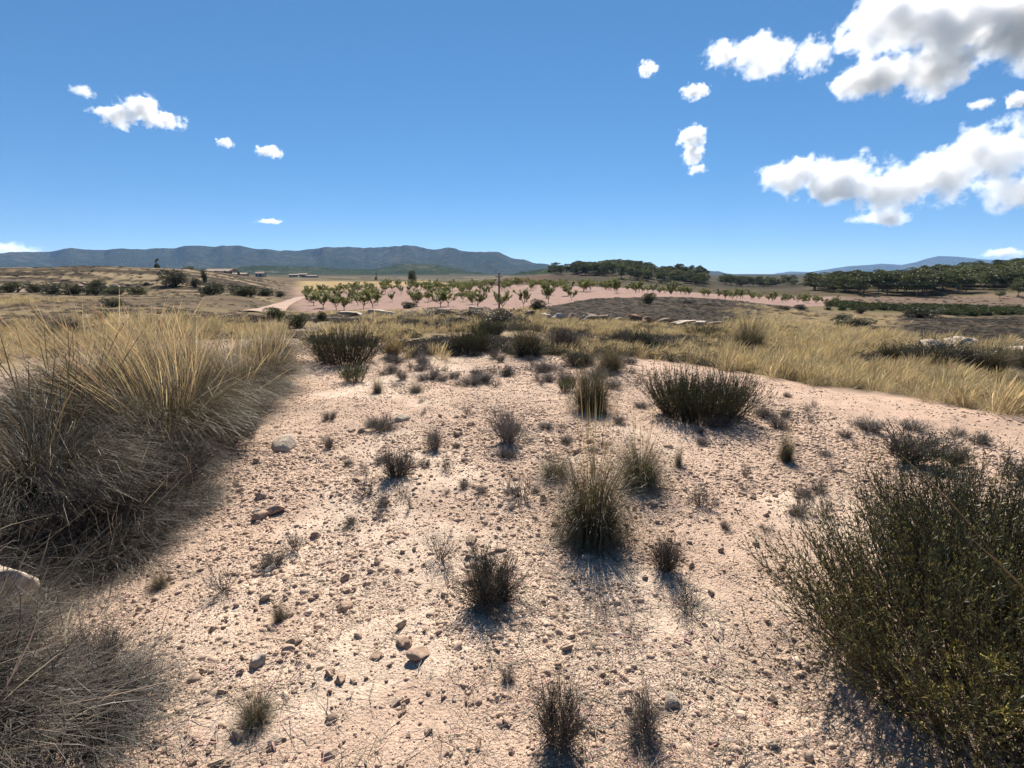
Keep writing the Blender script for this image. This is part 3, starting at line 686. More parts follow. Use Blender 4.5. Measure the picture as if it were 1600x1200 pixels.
def pine(seed, h=8.0, w=6.0, lobes=26, n=4200, base=0.28):
    r = np.random.default_rng(seed)
    tr = arcs(np.array([[0, 0, -0.5]]), r.uniform(0, 6, 1), r.uniform(0.02, 0.12, 1), r.uniform(-0.1, 0.1, 1), np.array([h * 0.85]), 6, r, 0.05)
    q = r.random(lobes); zz = base + (0.92 - base) * q
    rad = w * 0.5 * np.sqrt(np.clip(1 - ((zz - base - 0.18) / (0.98 - base)) ** 2 * 1.0, 0.05, 1)) * np.sqrt(r.uniform(0.1, 1, lobes)) * 0.75
    a = r.uniform(0, 6.283, lobes); C = np.stack([rad * np.cos(a), rad * np.sin(a), h * zz], 1)
    limb = np.zeros((lobes, 3, 3)); limb[:, 0] = np.stack([tr[0, 2:6][r.integers(0, 3, lobes)][:, 0], tr[0, 2:6][r.integers(0, 3, lobes)][:, 1], np.maximum(C[:, 2] - 0.12 * h, 0.2 * h)], 1)
    limb[:, 2] = C; limb[:, 1] = (limb[:, 0] + C) / 2 + r.normal(0, 0.1, (lobes, 3))
    b = Geo()
    b.tubes(tr, taper(1, 6, 0.022 * h, 0.006 * h), const(vary((0.10, 0.08, 0.065), 1, r, 0.1), 6), r)
    b.tubes(limb, taper(lobes, 3, 0.007 * h, 0.003 * h), const(vary((0.10, 0.08, 0.065), lobes, r, 0.1), 3), r)
    g = Geo(); i = r.integers(0, lobes, n); d = rvec(n, r); d[:, 2] = np.abs(d[:, 2]) * 0.9 - 0.25; rr = w * r.uniform(0.11, 0.21, lobes)
    Bp = C[i] + d * (rr[i] * r.uniform(0.2, 1.0, n) ** 0.5)[:, None] * np.array([1, 1, 0.75])
    D = unit(d + rvec(n, r) * 0.7 + np.array([0, 0, 0.5])); L = 0.055 * h * r.uniform(0.6, 1.3, n)
    g.leaves(Bp, D, L, L * 0.5, vary((0.125, 0.135, 0.048), n, r, 0.35), r)
    return {'trunk': b.mesh('pine_trunk', M_BARK), 'crown': g.mesh('pine_crown', M_PINE)}

def plant(parts, name, p, scale, rz, label, cat, group=None, sink=0.0, sc3=None):
    e = bpy.data.objects.new(name, None); COL.objects.link(e); e.empty_display_size = 0.05
    e.location = (p[0], p[1], p[2] - sink); e.rotation_euler = (0, 0, rz)
    e.scale = sc3 if sc3 is not None else (scale, scale, scale)
    for k, me in parts.items(): link(k, me, e)
    return tag(e, label, cat, group)
def plant_px(parts, name, px, py, wpx, wref, label, cat, group=None, hmul=1.0, rz=None, sink=0.01):
    p = gpt(px, py); s = wpx * cam_depth(p) / F / wref
    return plant(parts, name, p, s, rnd.uniform(0, 6.28) if rz is None else rz, label, cat, group, sink, (s, s, s * hmul))

def extent(parts):
    co = []
    for nm, me in parts.items():
        if nm == 'seed_stalks': continue
        a = np.zeros(len(me.vertices) * 3, np.float32); me.vertices.foreach_get('co', a); co.append(a.reshape(-1, 3))
    co = np.concatenate(co); r = np.hypot(co[:, 0], co[:, 1])
    return 2 * np.percentile(r, 93), np.percentile(co[:, 2], 97)
_ext = {}
def put(parts, name, px, py, wpx, hpx, label, cat, group=None, rz=None, sink=0.01):
    k = id(parts)
    if k not in _ext: _ext[k] = extent(parts)
    ew, eh = _ext[k]
    p = gpt(px, py); d = cam_depth(p); s = wpx * d / F / ew; sz = hpx * d / F / eh
    if 'stems' in parts: s *= 1.08; sz *= 0.84
    return plant(parts, name, p, s, rnd.uniform(0, 6.28) if rz is None else rz, label, cat, group, sink, (s, s, sz))
def put_far(parts, name, px, Y, w, h, label, cat, group=None, sink=0.05):
    """w, h in metres at a depth"""
    k = id(parts)
    if k not in _ext: _ext[k] = extent(parts)
    ew, eh = _ext[k]; p = gat(px, Y)
    return plant(parts, name, p, 1, rnd.uniform(0, 6.28), label, cat, group, sink, (w / ew, w / ew, h / eh))

# ---------- the marked plants of the gravel plain
T_MAIN = tussock(1, 2600, 0.16, 0.55, 0.9, 2.0, 0.0032, 0.6, 40, 0.52, green=(0.10, 0.092, 0.034), oldc=(0.105, 0.082, 0.05), headw=0.0035, culm_lean=0.22)
T_B = tussock(2, 1800, 0.12, 0.5, 0.8, 1.6, 0.0032, 0.5, 30, 0.5, green=(0.085, 0.085, 0.035), oldc=(0.14, 0.115, 0.075), headw=0.0035, culm_lean=0.25)
T_C = tussock(3, 1500, 0.10, 0.42, 0.8, 1.5, 0.002, 0.55, 12, 0.38, green=(0.085, 0.08, 0.045), oldc=(0.15, 0.125, 0.09), headw=0.0035)
T_D = tussock(4, 2200, 0.16, 0.5, 0.75, 1.5, 0.0034, 0.35, 0, 0.48, green=(0.075, 0.07, 0.03), oldc=(0.14, 0.105, 0.06), headw=0.007)
T_G = tussock(5, 1100, 0.08, 0.4, 0.45, 0.6, 0.003, 0.6, 12, 0.42, green=(0.19, 0.15, 0.07), oldc=GOLD, headw=0.006)
put(T_MAIN, 'grass_tussock', 925, 838, 150, 112, 'big dark esparto grass tussock casting streaked shadows toward the viewer, centre', 'grass tussock', 'esparto tussocks on the gravel plain', rz=0.4)
put(T_B, 'grass_tussock', 1000, 757, 106, 66, 'upright esparto grass tussock just behind and right of the biggest one', 'grass tussock', 'esparto tussocks on the gravel plain')
put(T_C, 'grass_tussock', 868, 746, 80, 36, 'low greyish grass tussock behind and left of the biggest tussock', 'grass tussock', 'esparto tussocks on the gravel plain')
put(T_D, 'grass_tussock', 923, 640, 84, 66, 'olive grass tussock standing left of the dark spreading bush', 'grass tussock', 'esparto tussocks on the gravel plain')
put(T_D, 'grass_tussock', 953, 580, 52, 36, 'rounded dark green tussock half hidden behind the olive grass tussock', 'grass tussock', 'esparto tussocks on the gravel plain')
put(T_G, 'grass_tussock', 615, 557, 40, 34, 'small golden-topped grass tussock right of the dark bush at the bank foot', 'grass tussock', 'esparto tussocks on the gravel plain')
put(T_C, 'grass_tussock', 400, 1128, 86, 52, 'dark drooping grass tuft on the gravel near the bottom left tangle', 'grass tussock')
put(T_C, 'grass_tussock', 650, 613, 32, 15, 'flat olive grass tuft beside a small grey one below the golden tussock', 'grass tussock')
put(T_C, 'grass_tussock', 590, 614, 28, 24, 'small grey grass tuft left of the flat olive tuft', 'grass tussock')
put(T_B, 'grass_tussock', 1228, 720, 34, 40, 'small upright green tuft on gravel right of the dark spreading bush', 'grass tussock')
put(T_C, 'grass_tussock', 1060, 727, 20, 30, 'tiny upright dry tuft right of the twin tussocks', 'grass tussock')
put(T_C, 'grass_tussock', 437, 970, 30, 38, 'small dark tuft beside a pale flat stone at lower left', 'grass tussock')
put(T_C, 'grass_tussock', 250, 918, 42, 30, 'small dark tuft on gravel at the foot of the left tangle', 'grass tussock')
B_SPREAD = broom(11, 900, 0.62, 0.5, DKGREEN, 17000, 0.030, 1.0, 0.004, (0.12, 0.11, 0.04), 0.08)
B_MID = broom(12, 420, 0.5, 0.5, (0.042, 0.046, 0.022), 7000, 0.032, 0.9, 0.005)
B_SMALL = broom(13, 160, 0.22, 0.26, (0.055, 0.062, 0.022), 2600, 0.018, 0.7, 0.003)
B_GREEN = broom(14, 120, 0.2, 0.35, (0.075, 0.095, 0.022), 2600, 0.035, 0.5, 0.004, tipfrac=0.05)
put(B_SPREAD, 'spreading_bush', 1095, 652, 150, 84, 'wide dark spreading bush standing alone on the gravel right of centre', 'bush', rz=0.3)
put(B_MID, 'dark_bush', 540, 566, 108, 62, 'dense dark rounded bush at the foot of the left bank behind a green sprig', 'bush')
put(B_GREEN, 'green_sprig', 553, 597, 42, 34, 'small bright green leafy sprig in front of the dark rounded bush', 'plant')
put(B_GREEN, 'green_sprig', 886, 612, 28, 28, 'small green bush touching the left side of the olive grass tussock', 'plant')
put(B_GREEN, 'green_sprig', 447, 604, 18, 12, 'tiny yellow-green sprig beside the upright white stone', 'plant')
put(B_GREEN, 'green_sprig', 412, 592, 24, 14, 'low green sprig left of the upright white stone', 'plant')

W_GREY = [twiggy(20 + i, 44, 0.30, 0.95, 7, 4, GREY, 0.0022, 1800, (0.155, 0.14, 0.115), 0.012, r0=0.05) for i in range(3)]
W_DRY = [twiggy(30 + i, 18, 0.30, 1.0, 5, 4, (0.17, 0.145, 0.13), 0.0024, 0) for i in range(3)]
W_OLIVE = twiggy(40, 90, 0.24, 1.15, 7, 4, DKTWIG, 0.002, 7000, (0.085, 0.080, 0.042), 0.013, r0=0.07)
W_DARK = twiggy(41, 60, 0.28, 0.85, 7, 4, DKTWIG, 0.0024, 2200, (0.09, 0.082, 0.064), 0.012, r0=0.08)
W_TALL = twiggy(42, 34, 0.5, 0.75, 7, 5, (0.10, 0.085, 0.07), 0.004, 2600, (0.065, 0.068, 0.04), 0.022)
put(W_OLIVE, 'dwarf_shrub', 766, 936, 92, 84, 'dark olive cushion shrub with dry twigs on top, below the centre', 'shrub', 'dwarf shrubs on the gravel')
put(W_DRY[0], 'dwarf_shrub', 742, 862, 44, 30, 'bare dry twig tips just behind the dark olive cushion shrub', 'shrub', 'dwarf shrubs on the gravel')
put(W_DRY[1], 'dwarf_shrub', 688, 872, 64, 56, 'leafless grey twiggy shrub left of the dark olive cushion', 'shrub', 'dwarf shrubs on the gravel')
put(W_GREY[0], 'dwarf_shrub', 792, 690, 70, 62, 'bushy grey shrub with dense fine stems left of the olive grass tussock', 'shrub', 'dwarf shrubs on the gravel')
put(W_GREY[1], 'dwarf_shrub', 598, 672, 44, 30, 'round grey cushion shrub beside a flat pale stone', 'shrub', 'dwarf shrubs on the gravel')
put(W_GREY[2], 'dwarf_shrub', 680, 702, 34, 38, 'small leaning grey shrub above the one with bare splayed twigs', 'shrub', 'dwarf shrubs on the gravel')
put(W_DARK, 'dwarf_shrub', 620, 745, 54, 50, 'dark upright shrub with many fine stems on the left gravel', 'shrub', 'dwarf shrubs on the gravel')
put(W_DRY[2], 'dwarf_shrub', 698, 734, 34, 24, 'tiny shrub of bare splayed twigs on open gravel', 'shrub', 'dwarf shrubs on the gravel')
put(W_DRY[0], 'dwarf_shrub', 572, 774, 42, 42, 'leafless open twig shrub just left below the dark upright shrub', 'shrub', 'dwarf shrubs on the gravel')
put(W_DRY[1], 'dwarf_shrub', 815, 778, 66, 54, 'pale grey twiggy shrub left of the biggest tussock', 'shrub', 'dwarf shrubs on the gravel')
put(W_GREY[0], 'dwarf_shrub', 792, 714, 34, 18, 'low grey cushion just below the bushy grey shrub', 'shrub', 'dwarf shrubs on the gravel')
put(W_DARK, 'dwarf_shrub', 1040, 890, 52, 62, 'dark spindly twig shrub to the lower right of the biggest tussock', 'shrub', 'dwarf shrubs on the gravel')
put(W_DRY[2], 'dwarf_shrub', 1095, 790, 62, 44, 'pale grey leafless shrub right of the twin tussocks', 'shrub', 'dwarf shrubs on the gravel')
put(W_DRY[0], 'dwarf_shrub', 1078, 950, 100, 42, 'flattened dead grey branchlets lying low right of centre', 'shrub', 'dwarf shrubs on the gravel')
put(W_DARK, 'dwarf_shrub', 872, 1158, 84, 112, 'dark upright twig shrub at the bottom centre of the picture', 'shrub', 'dwarf shrubs on the gravel')
put(W_GREY[2], 'dwarf_shrub', 1005, 1142, 74, 84, 'grey twig shrub at the bottom right of the dark upright one', 'shrub', 'dwarf shrubs on the gravel')
put(W_GREY[1], 'dwarf_shrub', 425, 884, 40, 28, 'small grey cushion leaning against a buff round stone', 'shrub', 'dwarf shrubs on the gravel')
put(W_DRY[1], 'dwarf_shrub', 350, 925, 52, 58, 'thin dry twigs standing on coarse gravel at left', 'shrub', 'dwarf shrubs on the gravel')
put(W_DRY[2], 'dwarf_shrub', 462, 860, 40, 44, 'single forked dead twig among stones left of centre', 'shrub', 'dwarf shrubs on the gravel')
put(W_DRY[0], 'dwarf_shrub', 1163, 745, 28, 30, 'tiny bare twig sprig below the right end of the dark bush', 'shrub', 'dwarf shrubs on the gravel')
put(W_TALL, 'dwarf_shrub', 1420, 724, 92, 68, 'fan-shaped dark shrub on a narrow base in front of the grass edge', 'shrub', 'dwarf shrubs on the gravel')
put(W_GREY[1], 'dwarf_shrub', 1356, 672, 46, 24, 'low grey cushion left behind the fan-shaped shrub', 'shrub', 'dwarf shrubs on the gravel')
put(W_GREY[0], 'dwarf_shrub', 1425, 672, 46, 22, 'low grey cushion directly behind the fan-shaped shrub', 'shrub', 'dwarf shrubs on the gravel')
put(W_TALL, 'dwarf_shrub', 1490, 728, 40, 40, 'small sparse shrub just right of the fan-shaped shrub', 'shrub', 'dwarf shrubs on the gravel')
put(W_GREY[2], 'dwarf_shrub', 1534, 693, 38, 22, 'small grey cushion farthest right behind the fan-shaped shrub', 'shrub', 'dwarf shrubs on the gravel')
put(W_GREY[0], 'dwarf_shrub', 1497, 682, 28, 18, 'small straw-tinted cushion between fan-shaped shrub and right cushion', 'shrub', 'dwarf shrubs on the gravel')
put(W_TALL, 'dwarf_shrub', 1605, 758, 70, 46, 'dark shrub cut by the right edge of the picture above the big bush', 'shrub', 'dwarf shrubs on the gravel')
put(W_DRY[1], 'dwarf_shrub', 1252, 796, 34, 48, 'pale upright twigs just behind the big right bush', 'shrub', 'dwarf shrubs on the gravel')
put(W_DRY[2], 'dwarf_shrub', 1290, 806, 42, 42, 'grey tangled twigs at the back left of the big right bush', 'shrub', 'dwarf shrubs on the gravel')
for k, (px, py, w_, h_, lb) in enumerate([
    (1190, 652, 22, 24, 'grey sprig at the right end of the dark spreading bush'), (1215, 668, 30, 24, 'grey sprig lower right of the dark spreading bush'),
    (1228, 650, 22, 14, 'small grey tuft on the pale track side right of the bush'), (1262, 642, 26, 14, 'low grey tuft pair member on the pale track'),
    (1272, 636, 16, 14, 'dark grey tuft nearest the grass edge on the pale track'), (1335, 700, 16, 16, 'tiny dark tuft left of the fan-shaped shrub'),
    (968, 662, 22, 18, 'small grey sprig between olive tussock and spreading bush'), (1097, 695, 18, 16, 'small dark sprig below the middle of the spreading bush'),
    (885, 692, 28, 16, 'small grey sprig left above the upright tussock'), (731, 647, 24, 20, 'small grey cushion left above the bushy grey shrub'),
    (665, 642, 12, 8, 'tiny grey sprig near the flat pale stone'), (640, 795, 10, 34, 'single thin stalk standing on the left gravel'),
    (1125, 668, 44, 26, 'pale dead grass clump at the front right of the spreading bush'), (793, 1062, 24, 26, 'tiny green-grey sprig near the bottom middle'),
    (515, 700, 18, 22, 'tiny grey sprig on coarse gravel left of centre'), (1390, 742, 18, 10, 'flat grey sprig in front of the fan-shaped shrub')]):
    put((W_GREY + W_DRY)[k % 6], 'dry_sprig', px, py, w_, h_, lb, 'sprig', 'dry sprigs on the gravel')
SPR = W_GREY + W_DRY
for k in range(62):                                         # the sprigs at the far end of the plain and along its middle
    px = rnd.uniform(585, 1000); py = rnd.uniform(556, 606)
    put(SPR[k % 6], 'dry_sprig', px, py, rnd.uniform(16, 36), rnd.uniform(10, 20), 'tiny grey dry sprig in the sprinkling at the far end of the gravel plain', 'sprig', 'sprigs at the far end of the plain')
for k in range(56):
    px = rnd.uniform(500, 1330); py = rnd.uniform(612, 830)
    put(SPR[k % 6], 'dry_sprig', px, py, rnd.uniform(14, 32) * py / 700, rnd.uniform(10, 18) * py / 700, 'minute grey sprig scattered singly over the middle of the gravel plain', 'sprig', 'minute sprigs in the middle of the plain')

# ---------- big bush at the right edge
B_BIG = broom(15, 1500, 0.85, 0.72, (0.080, 0.074, 0.026), 80000, 0.023, 1.15, 0.0034, (0.20, 0.17, 0.045), 0.16, leafw=0.20)
plant(B_BIG, 'leafy_bush', (1.98, 1.70, h1(1.98, 1.70)), 1, 0.2, 'big dark green needle-leaved bush filling the lower right corner', 'bush', None, 0.04, (0.96, 0.96, 0.75))
B_BIG2 = broom(16, 800, 0.6, 0.62, (0.046, 0.047, 0.015), 46000, 0.020, 1.1, 0.0034, (0.17, 0.165, 0.035), 0.10, leafw=0.20)
plant(B_BIG2, 'leafy_bush', (2.55, 2.35, h1(2.55, 2.35)), 1, 1.2, 'second needle-leaved bush behind the big one at the right edge', 'bush', None, 0.02, (1.0, 1.0, 0.92))
def yellow_tips():
    r = np.random.default_rng(77); g = Geo(); n = 80
    for i in range(n):
        a = r.uniform(0, 6.283); q = math.sqrt(r.random()) * 0.75
        c = np.array([q * math.cos(a) - 0.05, q * math.sin(a) * 0.8 - 0.42, r.uniform(0.12, 0.55) * (1 - 0.35 * q)])
        m = 34; d = unit(rvec(m, r) + np.array([0, -0.2, 0.7])); L = r.uniform(0.025, 0.075, m)
        g.leaves(c + r.normal(0, 0.008, (m, 3)), d, L, L * 0.11, vary((0.50, 0.40, 0.10), m, r, 0.25), r)
    return g.mesh('yellow_shoots', M_LEAF)
tip = link('yellow_shoots', yellow_tips(), [o for o in COL.objects if o.name == 'leafy_bush'][0])
# two long pale stalks leaning across the bush
def stalk_mesh(seed, L):
    r = np.random.default_rng(seed); g = Geo()
    P = arcs(np.zeros((1, 3)), np.array([math.pi * 0.9]), np.array([0.55]), np.array([0.35]), np.array([L]), 9, r, 0.02)
    g.tubes(P, np.array([[1, 1, 0.9, 0.85, 0.8, 1.6, 2.2, 1.6, 0.4]]) * 0.0022, const(vary((0.36, 0.27, 0.15), 1, r, 0.05), 9), r)
    return g.mesh('stalk', M_GOLD)
for (x, y, L, lb) in ((2.12, 1.75, 0.95, 'long pale dry grass stalk leaning left across the big right bush'), (2.0, 1.45, 0.72, 'shorter pale dry grass stalk leaning across the big right bush, lower one')):
    tag(link('grass_stalk', stalk_mesh(int(x * 100), L), loc=(x, y, h1(x, y) + 0.15)), lb, 'grass stalk')

# ---------- left bank: esparto clumps and low dry tangle
E1 = tussock(51, 4200, 0.34, 0.74, 0.95, 1.5, 0.0036, 0.6, 26, 1.15, green=(0.042, 0.037, 0.022), oldc=(0.085, 0.068, 0.050), gold=(0.22, 0.17, 0.09), headw=0.008, culm_lean=0.3)
E2 = tussock(52, 4600, 0.38, 0.78, 0.85, 1.4, 0.0036, 0.6, 210, 1.06, green=(0.060, 0.050, 0.027), oldc=(0.11, 0.086, 0.058), gold=(0.56, 0.435, 0.25), headw=0.0055, culm_lean=0.42, skew=(-0.26, 0))
E3 = tussock(53, 4000, 0.36, 0.72, 1.0, 1.6, 0.0038, 0.55, 140, 0.88, green=(0.060, 0.052, 0.028), oldc=(0.13, 0.10, 0.066), gold=(0.54, 0.42, 0.24), headw=0.0055, culm_lean=0.5)
for me, x, y, s, rz, lb in (
    (E1, -2.95, 3.0, 0.85, 0.3, 'tall esparto clump at the left edge with thin stalks rising above the skyline'),
    (E1, -3.45, 3.75, 0.85, 2.0, 'esparto clump behind the one at the left edge'),
    (E2, -3.15, 4.4, 1.0, 0.0, 'large esparto clump topped by a comb of golden stalks on the left bank'),
    (E2, -3.5, 5.2, 1.0, 0.6, 'golden-topped esparto clump right behind the large one on the bank'),
    (E3, -3.4, 6.1, 0.95, 1.4, 'drooping esparto clump at the right end of the left bank'),
    (E3, -3.55, 7.1, 0.9, 2.2, 'smaller esparto clump behind the drooping one on the bank'),
    (E2, -4.1, 4.9, 0.95, 2.0, 'golden esparto clump behind the large one, toward the left edge'),
    (E1, -2.75, 3.75, 0.55, 4.0, 'low dark esparto clump between the left edge clump and the golden one'),
    (E2, -4.3, 6.2, 0.9, 3.0, 'golden esparto clump on the far side of the left bank'),
    (E3, -4.15, 8.6, 0.8, 4.0, 'farthest esparto clump at the end of the left bank')):
    plant(me, 'esparto_clump', (x, y, h1(x, y)), s, rz, lb, 'grass clump', 'esparto clumps on the left bank', 0.03)
L1 = tussock(61, 4200, 0.28, 0.34, 1.1, 1.6, 0.0032, 0.45, 60, 0.5, green=(0.028, 0.024, 0.020), oldc=(0.082, 0.068, 0.056), gold=(0.34, 0.28, 0.20), headw=0.0055, culm_lean=1.1)
L2 = tussock(62, 4200, 0.30, 0.32, 1.2, 1.6, 0.0030, 0.45, 60, 0.48, green=(0.026, 0.023, 0.020), oldc=(0.075, 0.064, 0.056), gold=(0.32, 0.27, 0.21), headw=0.0055, culm_lean=1.2)
L3 = twiggy(63, 80, 0.34, 1.1, 7, 4, (0.10, 0.084, 0.074), 0.0024, 3000, (0.075, 0.066, 0.054), 0.013, r0=0.16)
for k, (x, y, s, lb) in enumerate((
    (-1.8, 1.25, 0.95, 'grey dry grass tangle in the bottom left corner'), (-1.62, 1.5, 0.8, 'grey dry tangle with curled pale blades below the left boulder'),
    (-2.05, 1.55, 0.8, 'grey dry tangle directly under the left edge boulder'), (-1.75, 1.8, 0.45, 'thin dry tangle right of the left edge boulder'),
    (-2.75, 2.1, 0.9, 'dark dry tangle behind the left edge boulder'), (-2.62, 2.75, 0.95, 'dark grass tangle below the tall left edge clump'),
    (-2.6, 3.05, 0.85, 'greyish grass mound overhanging the gravel at left'), (-2.6, 3.55, 0.85, 'brown grass mound reaching farthest onto the gravel at left'),
    (-2.8, 3.95, 0.9, 'dark mound of dry stems below the large golden clump'), (-2.65, 4.5, 0.7, 'low grey mound in front of the large golden clump'),
    (-2.72, 4.95, 0.55, 'small grey cushion beside the pale stone at the bank foot'), (-3.1, 2.2, 1.0, 'dry tangle at the left edge behind the boulder tangle'),
    (-2.6, 2.75, 0.8, 'grey twiggy mound at the lower end of the left bank, above the gravel inlet'), (-2.95, 5.5, 0.6, 'grey twiggy cushion under the drooping clump at the end of the bank'), (-2.55, 3.25, 0.85, 'grey twiggy mound in the middle of the bank foot'), (-2.2, 1.3, 0.95, 'dry tangle at the very left of the bottom edge'), (-2.62, 2.45, 0.7, 'small dry tangle between the left boulder and the big left clump'),
    (-2.38, 2.72, 0.8, 'dark matted mound bulging toward the gravel inlet at left'), (-2.45, 2.38, 0.6, 'low matted mound just above the left boulder'), (-2.42, 3.35, 0.8, 'dark matted mound beside the rounded pale stone at left'), (-2.55, 3.0, 0.8, 'matted grey mound behind the one bulging toward the inlet'))):
    me = (L1, L2, L3)[(0, 1, 0, 2, 1, 2, 1, 2, 1, 2, 2, 1, 2, 2, 2, 0, 1, 0, 1, 0, 1)[k]]
    plant(me, 'dry_tangle', (x, y, h1(x, y)), s, rnd.uniform(0, 6.28), lb, 'dry grass', 'dry tangles along the left bank', 0.02)

# ---------- dry litter on the gravel
def litter_bits():
    r = np.random.default_rng(91); vs_ = []
    for i in range(6):
        g = Geo(); n = 3
        P = arcs(r.normal(0, 0.012, (n, 3)) * [1, 1, 0] + [0, 0, 0.002], r.uniform(0, 6.28, n), np.full(n, 1.45), r.normal(0, 0.15, n), r.uniform(0.03, 0.10, n), 5, r, 0.12)
        P[..., 2] = np.abs(P[..., 2]) + 0.003
        g.tubes(P, taper(n, 5, 0.0012, 0.0006), const(vary((0.42, 0.33, 0.25), n, r, 0.35), 5), r); vs_.append(g.mesh('straw_bits', M_TWIG))
    c = variants('straw', vs_); n = 7000
    R = np.exp(r.uniform(math.log(0.9), math.log(11), n)); az = np.radians(r.uniform(-55, 55, n)); x = R * np.sin(az); y = R * np.cos(az)
    fx = np.interp(y, FOOT[:, 1], FOOT[:, 0]); ex = np.interp(y, EDGE[:, 1], EDGE[:, 0])
    k = 0.10 + 0.9 * np.exp(-((x - fx - 0.1) / 0.45) ** 2) + 0.5 * sstep(0.55, 0.68, fbm(x * 1.2, y * 1.2, 3, 211))
    for (cx, cy_, rr) in ((0.42, 3.0, 0.5), (0.9, 3.7, 0.4), (2.0, 5.6, 0.8), (1.75, 1.75, 1.0), (-0.1, 2.35, 0.35), (0.15, 1.6, 0.3), (0.4, 1.6, 0.3)):
        k = k + 0.9 * np.exp(-((x - cx) ** 2 + (y - cy_) ** 2) / rr ** 2)
    m = (r.random(n) < k) & (x < ex); x, y = x[m], y[m]; n = len(x); s = r.uniform(0.6, 1.5, n)
    scatter('plant_litter', np.stack([x, y, H(x, y) + 0.004], 1), np.stack([s * 0, s * 0, r.uniform(0, 6.28, n)], 1), np.stack([s, s, s], 1), c, 6, 'thin dry straw and twig litter strewn over the gravel', 'litter')
litter_bits()

# ---------- loose stones
PALE_ROCK = rock_mesh('pale_block', 401, 4, 8, 0.85, 0.10, M_PALE)
SLAB = rock_mesh('pale_slab', 402, 3, 9, 0.45, 0.10, M_PALE)
b = link('boulder', PALE_ROCK, loc=(-2.33, 1.98, h1(-2.33, 1.98) + 0.20)); b.scale = (0.17, 0.12, 0.18); b.rotation_euler = (0.1, -0.15, 0.6)
tag(b, 'pale grey limestone block cut by the left edge above the dry tangle', 'boulder')
b = link('stone', PALE_ROCK, loc=tuple(gpt(435, 590) + np.array([0, 0, 0.07]))); b.scale = (0.075, 0.05, 0.12); b.rotation_euler = (0, 0.15, 1.0)
tag(b, 'upright white stone at the foot of the left bank', 'stone')
for px, py, w_, lb, mt in ((283, 692, 36, 'pale flat stone at the edge of the left mound, upper one', M_PALE), (288, 726, 34, 'rounded pale stone just below the pale flat one at left', M_PALE),
    (376, 657, 26, 'buff stone beside the small grey cushion at the bank foot', M_PALE), (334, 666, 18, 'white flat stone left of the buff stone at the bank foot', M_PALE),
    (406, 778, 24, 'dark angular stone, topmost of the cluster left of centre', M_STONE), (434, 799, 34, 'dark flat stone with pale rim in the cluster left of centre', M_STONE),
    (402, 802, 20, 'small white stone left of the dark flat stone', M_PALE), (405, 812, 26, 'tan stone below the small white one', M_STONE),
    (548, 673, 15, 'left one of two brown round stones left of the grey cushion', M_STONE), (566, 675, 19, 'right one of two brown round stones left of the grey cushion', M_STONE),
    (628, 657, 26, 'flat pale stone right of the round grey cushion shrub', M_PALE), (448, 698, 42, 'whitish slab bedded in the gravel at left', M_PALE),
    (404, 1033, 40, 'pale flat stone bedded in the gravel at lower left', M_PALE), (656, 1024, 34, 'angular stone, larger of the pair below centre', M_STONE),
    (634, 1006, 24, 'dark elongated stone touching the angular stone below centre', M_STONE), (425, 891, 28, 'buff round stone in front of a grey cushion at left', M_PALE),
    (530, 1064, 26, 'reddish stone in a small pile at the bottom left of centre', M_STONE), (516, 1052, 24, 'flat pink stone atop the small pile at the bottom left', M_STONE),
    (670, 1142, 24, 'grey stone near the bottom edge left of centre', M_STONE), (748, 1165, 22, 'dark pointed stone at the bottom edge near the middle', M_STONE),
    (1018, 790, 18, 'buff stone right of the biggest tussock', M_STONE), (1158, 773, 18, 'brown stone on the gravel left of the pale upright twigs', M_STONE),
    (1182, 852, 18, 'dark square stone on the fine gravel left of the big right bush', M_STONE), (1080, 885, 13, 'dark cube-like stone right of the spindly shrub', M_STONE),
    (983, 985, 14, 'dark stone with pale top on the fine gravel below the biggest tussock', M_STONE), (850, 942, 14, 'dark stone right of the dark olive cushion', M_STONE),
    (1200, 972, 16, 'dark round stone with a white one near the big right bush', M_STONE), (1208, 1168, 22, 'pale round stone near the lower left of the big bush', M_PALE),
    (1048, 1096, 40, 'flat pale stone right of the grey twig shrub at the bottom', M_PALE), (430, 1160, 24, 'dark stone at the bottom edge left of the tuft', M_STONE)):
    stone(px, py, w_ * 1.05, lb, mat=mt)
for k in range(262):
    while True:
        px = rnd.uniform(230, 1230); py = 640 + 560 * rnd.random() ** 0.85
        if px < 330 and py < 900: continue
        if rnd.random() < (1.0 if px < 800 else 0.4): break
    wv = min(24, (4.5 + 5 * rnd.paretovariate(2.4)) * (0.5 + 0.45 * py / 900))
    zone = ('on the coarse gravel at the lower left' if px < 560 else 'on the gravel at the bottom centre' if px < 880 else 'on the fine gravel left of the big right bush') if py > 930 else (
        'on the stony ground beside the left bank foot' if px < 560 else 'on the open gravel in the middle of the plain' if px < 880 else 'on the gravel right of the biggest tussock')
    big = 'larger loose tan stone ' if wv > 14 else 'small loose tan stone '
    stone(px, py, wv, big + zone, group='loose stones ' + zone, sink=0.12)

